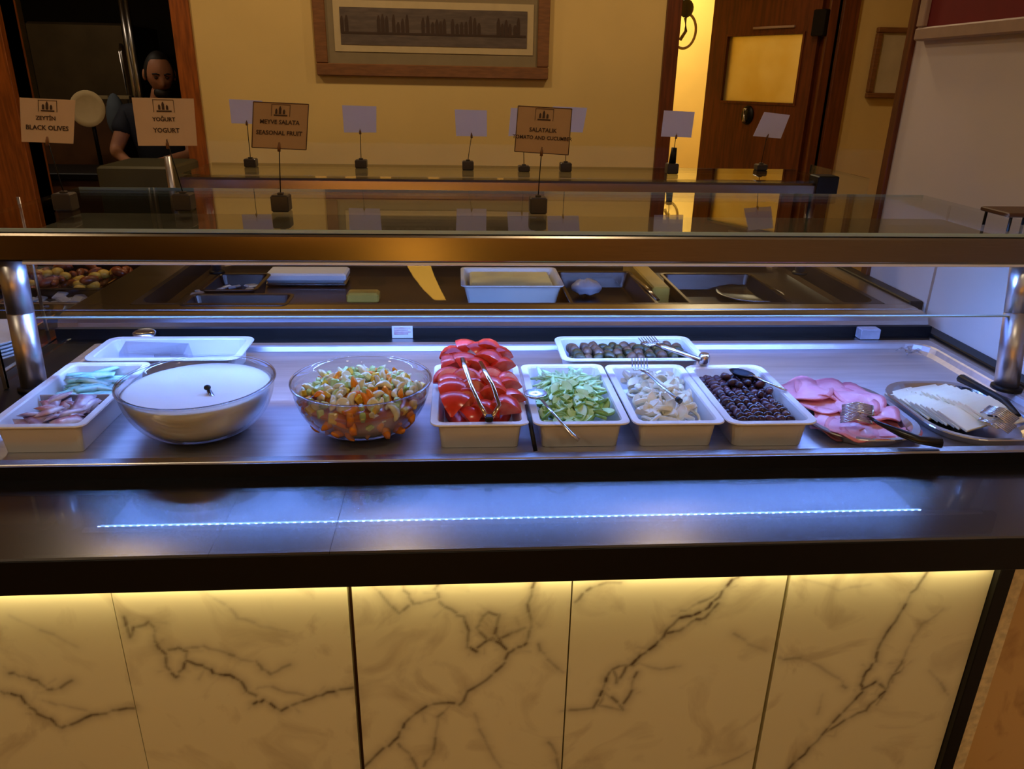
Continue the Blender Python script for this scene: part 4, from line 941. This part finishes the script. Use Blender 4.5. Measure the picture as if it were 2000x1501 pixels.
# steel pan with tongs right of the tub
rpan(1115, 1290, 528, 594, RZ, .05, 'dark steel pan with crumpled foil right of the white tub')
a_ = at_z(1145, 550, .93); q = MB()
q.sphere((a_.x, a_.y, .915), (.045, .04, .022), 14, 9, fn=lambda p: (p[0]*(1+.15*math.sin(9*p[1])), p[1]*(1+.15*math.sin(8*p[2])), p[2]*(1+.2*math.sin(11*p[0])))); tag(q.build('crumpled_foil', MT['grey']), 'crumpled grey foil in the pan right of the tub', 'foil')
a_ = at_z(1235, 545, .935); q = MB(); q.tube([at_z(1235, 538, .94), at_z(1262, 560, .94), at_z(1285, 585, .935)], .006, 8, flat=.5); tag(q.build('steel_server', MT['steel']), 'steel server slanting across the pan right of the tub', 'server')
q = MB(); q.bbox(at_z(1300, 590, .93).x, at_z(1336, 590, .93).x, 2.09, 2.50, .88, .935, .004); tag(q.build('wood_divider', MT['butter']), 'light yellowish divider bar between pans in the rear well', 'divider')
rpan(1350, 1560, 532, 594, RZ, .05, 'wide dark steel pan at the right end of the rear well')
a_ = at_z(1465, 566, .91); q = MB(); q.lathe([(.02, 0), (.085, .004), (.1, .014), (.097, .015), (.08, .007), (.02, .004)], (a_.x, a_.y, .8895), 36); tag(q.build('steel_saucer', MT['steel']), 'round steel dish inside the rightmost rear pan', 'dish')

# ================================================================== LEFT BUFFET (runs away from the camera)
lb = thing('side_buffet', 'dark side buffet left of the main counter running towards the kitchen', 'counter', (-1.4, 2.3, 0))
q = MB(); q.box(-1.9, -1.0, 1.3, 3.3, 0, .85); q.build('carcass', MT['blackm'], lb)
q = MB(); q.bbox(-1.9, -.968, 1.28, 3.32, .85, .872, .002); q.build('stone_top', MT['granite'], lb)
q = MB(); q.bbox(-.978, -.966, 1.5, 3.3, .872, .880, .001); q.bbox(-1.075, -1.045, 1.5, 3.3, .872, .89, .002); q.build('rail', MT['gold'], lb)
q = MB(); q.loft([rrect(-1.45, 2.4, .38, .85, .03, .8735), rrect(-1.45, 2.4, .37, .84, .03, .8745)]); q.build('well_plate', MT['darkwell'], lb)
q = MB(); q.tube([(-1.03, 2.9, .872), (-1.03, 2.9, 1.2)], .012, 14); q.build('post', MT['poststeel'], lb)
q = MB(); q.tube([(-1.03, 1.9, .872), (-1.03, 1.9, 1.2)], .004, 14); q.build('post', MT['poststeel'], lb)
# pan of roasted sausages
c = at_z(115, 545, .92); pan(c.x-.02, c.y+.05, .42, .34, .8745, .05, 'steel_pan', MT['dpan'], 'dark pan of roasted reddish brown pieces on the side buffet', flange=.008, r=.02, cat='pan')
q = MB(); q.sphere((0, 0, 0), (.024, .013, .012), 10, 7, fn=lambda p: (p[0], p[1]+.2*p[0]**2, p[2])); sg = tag(q.build('roast_piece', MT['sausage'], loc=(0, 0, 0)), 'reddish brown roasted piece in the side buffet pan', 'meat', 'roasted pieces in the side buffet pan')
q = MB(); q.sphere((0, 0, 0), (.018, .016, .013), 10, 7); sg2 = tag(q.build('roast_potato', MT['butter'], loc=(0, 0, 0)), 'yellowish roasted piece in the side buffet pan', 'potato', 'roasted pieces in the side buffet pan')
ff = [True, True]
for i in range(90):
    x = c.x-.02+U(-.17, .17); y = c.y+.05+U(-.13, .13); z = .90+.018*U(0, 1.6); k = 0 if random.random() < .8 else 1; pp = (sg, sg2)[k]
    if ff[k]: pp.location = (x, y, z); ff[k] = False
    else: copy_tree(pp, (x, y, z), (U(-.4, .4), U(-.4, .4), U(0, 6)), U(.8, 1.2))
c = at_z(110, 573, .90); pan(c.x+.03, c.y-.07, .26, .12, .8745, .035, 'steel_pan', MT['steel'], 'bluish steel pan in front of the roasted pieces', flange=.008, r=.02, cat='pan')
for k in range(14):
    q = MB(); q.bbox(-.022, .022, -.014, .014, 0, .008, .003); o = q.build('wrapped_portion', MT['grey'], loc=(c.x+.03+U(-.09, .09), c.y-.07+U(-.03, .03), .885+.0015*k), rot=(U(-.2, .2), U(-.2, .2), U(0, 3)))
    tag(o, 'small silvery wrapped portion in the steel pan of the side buffet', 'packet', 'silvery portions in the side buffet pan')
c = at_z(255, 545, .9); pan(c.x-.12, c.y+.35, .3, .26, .8745, .04, 'steel_pan', MT['kgreen'], 'dull pan at the far end of the side buffet', flange=.008, r=.02, cat='pan')
# plates at the far left
c = at_z(-5, 668, .90); st_ = []
q = MB(); q.lathe([(.05, 0), (.1, .008), (.115, .016), (.113, .017), (.09, .010), (.04, .004)], n=40); pl_ = tag(q.build('plate', MT['white'], loc=(c.x-.04, c.y, .8725)), 'white plate at the bottom of the small stack on the side buffet', 'plate', 'stacked plates at the left edge')
for k in range(1, 5): copy_tree(pl_, (c.x-.04, c.y, .8725+.008*k), label=['', 'second white plate from the bottom of the small stack', 'middle white plate of the small stack', 'second white plate from the top of the small stack', 'topmost white plate of the small stack on the side buffet'][k])

# ================================================================== PICTURES
def picture(label, x0, x1, z0, z1, fw, bands, y, m, name='picture', border_proud=.03):
    s = thing(name, label, 'picture', ((x0+x1)/2, y, z0)); cx = (x0+x1)/2
    q = MB(); X, Z = (x1-x0)/2, z1-z0
    for (a0, a1, c0, c1) in ((-X, X, 0, fw), (-X, X, Z-fw, Z), (-X, -X+fw, fw, Z-fw), (X-fw, X, fw, Z-fw)): q.bbox(a0, a1, -border_proud, -.001, c0, c1, .004)
    child(q, 'frame', MT[m], s)
    ins = fw; yy = -.018
    for (w, mm, nm) in bands:
        q = MB(); q.box(-X+ins, X-ins, yy, yy+.004, ins, Z-ins); child(q, nm, MT[mm] if isinstance(mm, str) else mm, s); ins += w; yy -= .0025
    return s, X, Z
pm = mat('muted_print', (96, 82, 70), .7, noise=.25, nscale=14, stretch=(1, 1, 5))
pw = at_y(1000, 5, WY-.03)
x0_ = at_y(614, 75, WY-.03).x; x1_ = at_y(1073, 75, WY-.03).x; z0_ = at_y(845, 151, WY-.03).z
ix0, ix1 = at_y(664, 50, WY-.03).x, at_y(1030, 50, WY-.03).x; iz0, iz1 = at_y(845, 90, WY-.03).z, at_y(845, 17, WY-.03).z
Hm = (iz0-z0_)
s, X, Z = picture('wide framed picture of small dark figures on the yellow wall', x0_, x1_, z0_, iz1+Hm, .055, [((ix0-x0_)-.055-.03, 'mount', 'mount_board')], WY, 'frame')
cx = (x0_+x1_)/2
q = MB(); q.box(ix0-cx-.03, ix1-cx+.03, -.0215, -.018, iz0-z0_-.03, iz1-z0_+.03); child(q, 'inner_mount', MT['mount2'], s)
q = MB(); q.box(ix0-cx, ix1-cx, -.024, -.021, iz0-z0_, iz1-z0_); pr_ = child(q, 'print', pm, s)
q = MB(); rr = random.Random(5); zb = iz0-z0_+.07
for fx in ((664, 682), (736, 760), (765, 800), (822, 850), (850, 872), (880, 915), (915, 940), (970, 1000), (1003, 1016)):
    xa = at_y(fx[0], 60, WY-.03).x-cx; xb = at_y(fx[1], 60, WY-.03).x-cx; n_ = max(2, int((xb-xa)/.017))
    for k in range(n_):
        x = xa+(xb-xa)*(k+.5)/n_; h = rr.uniform(.03, .065); q.loft([[(x-.008, -.0255, zb-.02), (x+.008, -.0255, zb-.02), (x+.008, -.024, zb-.02), (x-.008, -.024, zb-.02)], [(x-.009, -.0255, zb+h*.6), (x+.007, -.0255, zb+h*.6), (x+.007, -.024, zb+h*.6), (x-.009, -.024, zb+h*.6)], [(x-.003, -.0255, zb+h), (x+.003, -.0255, zb+h), (x+.003, -.024, zb+h), (x-.003, -.024, zb+h)]])
q.box(ix0-cx+.005, ix1-cx-.005, -.0250, -.024, zb-.024, zb-.014)
child(q, 'printed_figures', MT['ink'], pr_)
picture('small wooden framed picture on the yellow wall right of the door', 2.06, 2.50, 1.42, 1.745, .026, [(.0, 'paper', 'print')], WY, 'frame')
# picture on the white wall
s = thing('picture', 'framed picture with a deep red mount on the white wall', 'picture', (RX, 1.80, 1.592))
q = MB(); A0, A1, Z1 = -.40, .365, .62; fw = .032
for (a0, a1, c0, c1) in ((A0, A1, 0, fw), (A0, A1, Z1-fw, Z1), (A0, A0+fw, fw, Z1-fw), (A1-fw, A1, fw, Z1-fw)): q.bbox(-.028, -.001, a0, a1, c0, c1, .004)
child(q, 'frame', MT['beige'], s)
q = MB(); q.box(-.016, -.004, A0+fw, A1-fw, fw, Z1-fw); child(q, 'red_mount', MT['redmat'], s)
q = MB(); q.box(-.019, -.015, A0+fw+.09, A1-fw-.09, fw+.075, Z1-fw-.09); child(q, 'print', MT['paper'], s)
# joint in the white wall cladding
q = MB(); q.box(RX-.002, RX, 1.885, 1.893, .9, 1.2); struct(q.build('trim_9', MT['beige']), 'vertical joint in the white wall cladding')

# ================================================================== THINGS BEYOND THE DOORWAY
c = at_y(1346, 60, 4.9); s = thing('wall_hanging', 'dark bracket with a pale ring hanging in the bright passage', 'ornament', (c.x-.03, 4.9, c.z-.15))
q = MB(); q.sphere((0, 0, .27), (.045, .03, .05), 14, 9); q.tube([(0, 0, .30), (-.15, 0, .32), (-.45, 0, .32)], .012, 8); child(q, 'bracket', MT['kgreen'], s)
q = MB(); rg_ = []
for k in range(33): a = 2*PI*k/32; rg_.append([((.07+.008*math.cos(t))*math.cos(a), .008*math.sin(t), .15+(.095+.008*math.cos(t))*math.sin(a)) for t in (0, 1.05, 2.1, 3.14, 4.2, 5.2)])
q.loft(rg_, False, False, True); child(q, 'ring', MT['mount2'], s)
q = MB(); q.tube([(0, 0, .22), (.01, 0, .15), (-.02, 0, .1)], .01, 8); child(q, 'pendant', MT['mount'], s)
c = at_y(1392, 110, 5.2); q = MB(); q.bbox(c.x-.03, c.x+.03, 6.575, 6.6, c.z-.03, c.z+.05, .003); tag(q.build('wall_switch', MT['mount']), 'small switch on the bright passage wall', 'switch')

# ================================================================== KITCHEN
def kbox(name, px0, py0, px1, py1, y, dep, m, label, cat):
    a_ = at_y(px0, py1, y); c_ = at_y(px1, py0, y); q = MB(); q.bbox(a_.x, c_.x, y, y+dep, a_.z, c_.z, .008); return tag(q.build(name, MT[m]), label, cat)
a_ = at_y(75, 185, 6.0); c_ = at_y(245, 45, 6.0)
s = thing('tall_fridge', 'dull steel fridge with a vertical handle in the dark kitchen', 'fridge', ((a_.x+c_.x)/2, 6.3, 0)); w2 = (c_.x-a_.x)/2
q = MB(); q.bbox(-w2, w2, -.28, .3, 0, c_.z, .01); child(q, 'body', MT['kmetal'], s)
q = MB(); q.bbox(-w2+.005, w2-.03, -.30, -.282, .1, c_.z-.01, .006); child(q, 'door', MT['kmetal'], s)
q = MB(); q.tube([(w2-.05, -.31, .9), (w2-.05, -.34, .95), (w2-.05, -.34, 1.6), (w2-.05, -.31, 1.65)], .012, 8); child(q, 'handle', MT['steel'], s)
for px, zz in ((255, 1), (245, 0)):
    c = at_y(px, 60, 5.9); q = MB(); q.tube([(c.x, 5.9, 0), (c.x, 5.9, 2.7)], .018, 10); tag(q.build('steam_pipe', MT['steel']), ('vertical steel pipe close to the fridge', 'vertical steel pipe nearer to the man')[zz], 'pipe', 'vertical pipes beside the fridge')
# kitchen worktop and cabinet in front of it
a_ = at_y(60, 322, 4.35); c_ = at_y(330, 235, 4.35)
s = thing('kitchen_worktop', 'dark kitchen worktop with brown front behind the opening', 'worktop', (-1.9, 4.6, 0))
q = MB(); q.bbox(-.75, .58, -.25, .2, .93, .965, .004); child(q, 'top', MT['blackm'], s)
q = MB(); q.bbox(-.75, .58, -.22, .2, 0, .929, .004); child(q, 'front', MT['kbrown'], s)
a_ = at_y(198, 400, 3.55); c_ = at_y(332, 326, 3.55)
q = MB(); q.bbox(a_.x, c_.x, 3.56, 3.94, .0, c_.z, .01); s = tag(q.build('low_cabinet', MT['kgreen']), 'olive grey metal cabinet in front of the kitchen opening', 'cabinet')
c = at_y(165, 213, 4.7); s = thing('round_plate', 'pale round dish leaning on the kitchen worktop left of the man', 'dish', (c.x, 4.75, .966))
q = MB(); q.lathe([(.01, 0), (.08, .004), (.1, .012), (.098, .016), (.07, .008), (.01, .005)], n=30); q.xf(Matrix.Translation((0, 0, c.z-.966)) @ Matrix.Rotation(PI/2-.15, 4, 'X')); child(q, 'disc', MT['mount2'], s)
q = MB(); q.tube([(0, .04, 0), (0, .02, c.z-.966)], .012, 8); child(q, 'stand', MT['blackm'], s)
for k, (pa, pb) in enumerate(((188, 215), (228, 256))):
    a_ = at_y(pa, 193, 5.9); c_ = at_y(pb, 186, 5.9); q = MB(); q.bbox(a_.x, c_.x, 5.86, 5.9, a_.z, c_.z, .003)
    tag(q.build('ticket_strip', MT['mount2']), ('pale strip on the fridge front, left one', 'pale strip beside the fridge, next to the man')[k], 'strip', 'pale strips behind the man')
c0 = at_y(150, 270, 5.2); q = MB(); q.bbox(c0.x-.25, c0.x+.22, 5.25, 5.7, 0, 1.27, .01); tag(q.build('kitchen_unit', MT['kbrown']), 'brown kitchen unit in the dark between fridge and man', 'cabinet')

# ------------------------------------------------------------------ the man
def skin_mesh(verts, edges, radii, root=0, sub=2):
    me = bpy.data.meshes.new('sk'); me.from_pydata(verts, edges, []); o = bpy.data.objects.new('sk', me); COL.objects.link(o)
    md = o.modifiers.new('s', 'SKIN'); md.use_smooth_shade = True
    for i, r_ in enumerate(radii):
        sv = me.skin_vertices[0].data[i]; sv.radius = r_ if isinstance(r_, tuple) else (r_, r_); sv.use_root = (i == root)
    sb = o.modifiers.new('u', 'SUBSURF'); sb.levels = sub; sb.render_levels = sub
    bpy.context.view_layer.update()
    r = bpy.data.meshes.new_from_object(o.evaluated_get(bpy.context.evaluated_depsgraph_get())); bpy.data.objects.remove(o); return r
MX, MY = -1.80, 4.98
man = thing('person', 'man in a dark short sleeved shirt looking down at his hands in the kitchen', 'person', (MX, MY, 0))
V_ = []; E_ = []; Rr = []
def nv(p, r, con=None):
    V_.append(p); Rr.append(r); i = len(V_)-1
    if con is not None: E_.append((con, i))
    return i
pel = nv((0, .10, .86), (.15, .11)); w1 = nv((0, .08, 1.0), (.12, .085), pel); chs = nv((.01, .035, 1.16), (.135, .080), w1); nb = nv((.03, -.01, 1.29), (.06, .055), chs); nk = nv((.05, -.03, 1.345), (.052, .05), nb); hd = nv((.06, -.05, 1.40), (.05, .05), nk)
for sx in (-1, 1):
    sh = nv((.01+sx*.17, .0, 1.235), .056, chs); el = nv((.0+sx*.235, -.09, 1.03) if sx < 0 else (.22, -.10, 1.02), .041, sh)
    wr = nv((-.10, -.28, .995) if sx < 0 else (.08, -.30, .99), .027, el); pm_ = nv((-.06, -.33, .99) if sx < 0 else (.04, -.345, .985), (.036, .016), wr)
    base = Vector(V_[pm_]); dr = (Vector(V_[pm_])-Vector(V_[wr])).normalized(); sd = Vector((dr.y, -dr.x, 0))
    for k, (off, L_) in enumerate(((-.028, .055), (-.010, .065), (.008, .062), (.026, .050))):
        a_ = nv(tuple(base+dr*.025+sd*off), .0095, pm_); b_ = nv(tuple(base+dr*(.025+L_*.55)+sd*off+Vector((0, 0, -.004))), .0085, a_); nv(tuple(base+dr*(.025+L_*.9)+sd*off+Vector((0, 0, -.022))), .0072, b_)
    a_ = nv(tuple(base-dr*.01-sd*.04*sx), .010, pm_); nv(tuple(base+dr*.03-sd*.052*sx+Vector((0, 0, -.006))), .009, a_)
    hp_ = nv((sx*.09, .10, .80), .085, pel); kn = nv((sx*.10, .08, .46), .055, hp_); an = nv((sx*.10, .12, .09), .038, kn); nv((sx*.10, .02, .04), (.04, .03), an)
bodym = skin_mesh(V_, E_, Rr, 0, 2)
bm = bmesh.new(); bm.from_mesh(bodym)
# head with brow, nose, chin, eye sockets, ears; turned down and to the viewer's right
hq = MB()
def headfn(p):
    x, y, z = p
    k = 1-.22*max(0, -z)**1.5
    if z < 0: x *= (1-.28*(-z)); 
    yf = y
    if y < 0:
        yf = y*(1-.06)
        if abs(x) < .28 and -.55 < z < .22: yf -= .26*(1-abs(x)/.28)*max(0, 1-abs(z+.22)/.36)     # nose
        for ex in (-.36, .36):
            d = ((x-ex)/.2)**2+((z-.06)/.13)**2
            if d < 1: yf += .10*(1-d)
        if abs(x) < .35 and abs(z+.58) < .07: yf += .04
        if abs(x) < .4 and z < -.75: yf -= .10
    else: yf = y*1.08
    return (x*k, yf, z)
hq.sphere((0, 0, 0), (.078, .095, .118), 40, 32, fn=headfn)
for sx in (-1, 1): hq.sphere((sx*.080, .01, -.005), (.012, .022, .032), 10, 8)
HM = Matrix.Translation((.075, -.06, 1.462)) @ Matrix.Rotation(.45, 4, 'Z') @ Matrix.Rotation(.30, 4, 'X')
hq.xf(HM); hm = hq.mesh('h', MT['skin']); bm.from_mesh(hm); me = bpy.data.meshes.new('body'); bm.to_mesh(me); bm.free(); me.materials.append(MT['skin'])
for p in me.polygons: p.use_smooth = True
o = bpy.data.objects.new('body', me); COL.objects.link(o); o.parent = man
# hair cap and short beard, eyes
q = MB(); 
def hairfn(p):
    x, y, z = p; return (x, y, z)
q = MB(); rings = []
for i in range(9):
    a = i/8*1.5; rings.append([(.086*math.sin(a)*math.cos(t), .010+.104*math.sin(a)*math.sin(t)+(.03 if math.sin(t) < -.55 and i > 3 else 0)*(i-3)/5, .004+.124*math.cos(a*1.12)) for t in [2*PI*j/28 for j in range(28)]])
q.loft(rings, True, False, True); q.xf(HM); child(q, 'hair', MT['hair'], man)
q = MB(); q.sphere((0, -.050, -.088), (.048, .044, .036), 16, 10); q.xf(HM); child(q, 'beard', MT['hair'], man)
for sx in (-1, 1):
    q = MB(); q.sphere((sx*.029, -.080, .008), (.0115, .008, .008), 12, 8); q.xf(HM); child(q, 'eye', MT['ink'], man)
    q = MB(); q.tube([(sx*.012, -.093, .028), (sx*.03, -.091, .033), (sx*.048, -.078, .027)], .004, 6); q.xf(HM); child(q, 'eyebrow', MT['hair'], man)
# shirt and trousers
sv = [(0, .10, .84), (0, .08, 1.0), (.01, .03, 1.16), (.03, -.005, 1.275), (-.165, .0, 1.235), (-.215, -.055, 1.12), (.185, .0, 1.235), (.215, -.06, 1.11)]
sm_ = skin_mesh(sv, [(0, 1), (1, 2), (2, 3), (2, 4), (4, 5), (2, 6), (6, 7)], [(.175, .135), (.165, .13), (.185, .135), (.075, .07), .074, .06, .074, .06], 0, 2)
sm_.materials.append(MT['shirt']); o = bpy.data.objects.new('shirt', sm_); COL.objects.link(o); o.parent = man
sv = [(0, .10, .86), (-.09, .10, .78), (-.10, .08, .46), (-.10, .12, .10), (.09, .10, .78), (.10, .08, .46), (.10, .12, .10)]
sm_ = skin_mesh(sv, [(0, 1), (1, 2), (2, 3), (0, 4), (4, 5), (5, 6)], [(.165, .125), .1, .075, .06, .1, .075, .06], 0, 2)
sm_.materials.append(MT['trouser']); o = bpy.data.objects.new('trousers', sm_); COL.objects.link(o); o.parent = man
c = at_y(228, 215, 5.15); q = MB(); q.sphere((c.x-.01, 5.16, c.z-.03), (.06, .05, .13), 14, 10, fn=lambda p: (p[0]*(1-.2*p[2]), p[1], p[2])); tag(q.build('hanging_cloth', MT['shirt2']), 'grey blue cloth hanging left of the man', 'cloth')

# ================================================================== GLOWS ADDED BEHIND THE CAMERA (seen only as warm reflections)
for k, x in enumerate((-1.25, -.98, -.66, -.22, .40)):  # invented columns, spaced to put amber bands on the steel beams
    s = thing('added_glow_column', 'tall glowing column added behind the viewer for warm reflections in the steel beams', 'lamp', (x, -2.9, 0), group='glow columns added behind the viewer for reflections')
    r_ = .05 if k < 4 else .03
    q = MB(); q.lathe([(r_, .42), (r_, 1.45)], (0, 0, 0), 20); child(q, 'column_glow', MT['column_glow'], s)
    q = MB(); q.lathe([(.11, 0), (.11, .02), (.012, .03), (.012, .42)], (0, 0, 0), 20); child(q, 'foot', MT['blackm'], s)

# invented amber glow, shaped so its mirror image falls on front pane and beam
def mirrored(px, py, Yo):
    d = ray(px, py); t = BY/d.y; p = CAM+d*t; return p+Vector((d.x, -d.y, d.z))*((BY-Yo)/d.y)
MT['ribbon'] = mat('added_ribbon_glow', (255, 200, 90), .5, emis=(255, 186, 70), es=6.5)
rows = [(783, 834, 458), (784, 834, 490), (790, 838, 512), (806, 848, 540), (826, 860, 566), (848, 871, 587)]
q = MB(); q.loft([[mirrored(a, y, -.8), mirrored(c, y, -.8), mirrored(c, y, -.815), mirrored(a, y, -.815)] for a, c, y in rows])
tag(q.build('reflection_ribbon', MT['ribbon']), 'curved amber glow shape added behind the viewer to mirror in the front pane', 'lamp')
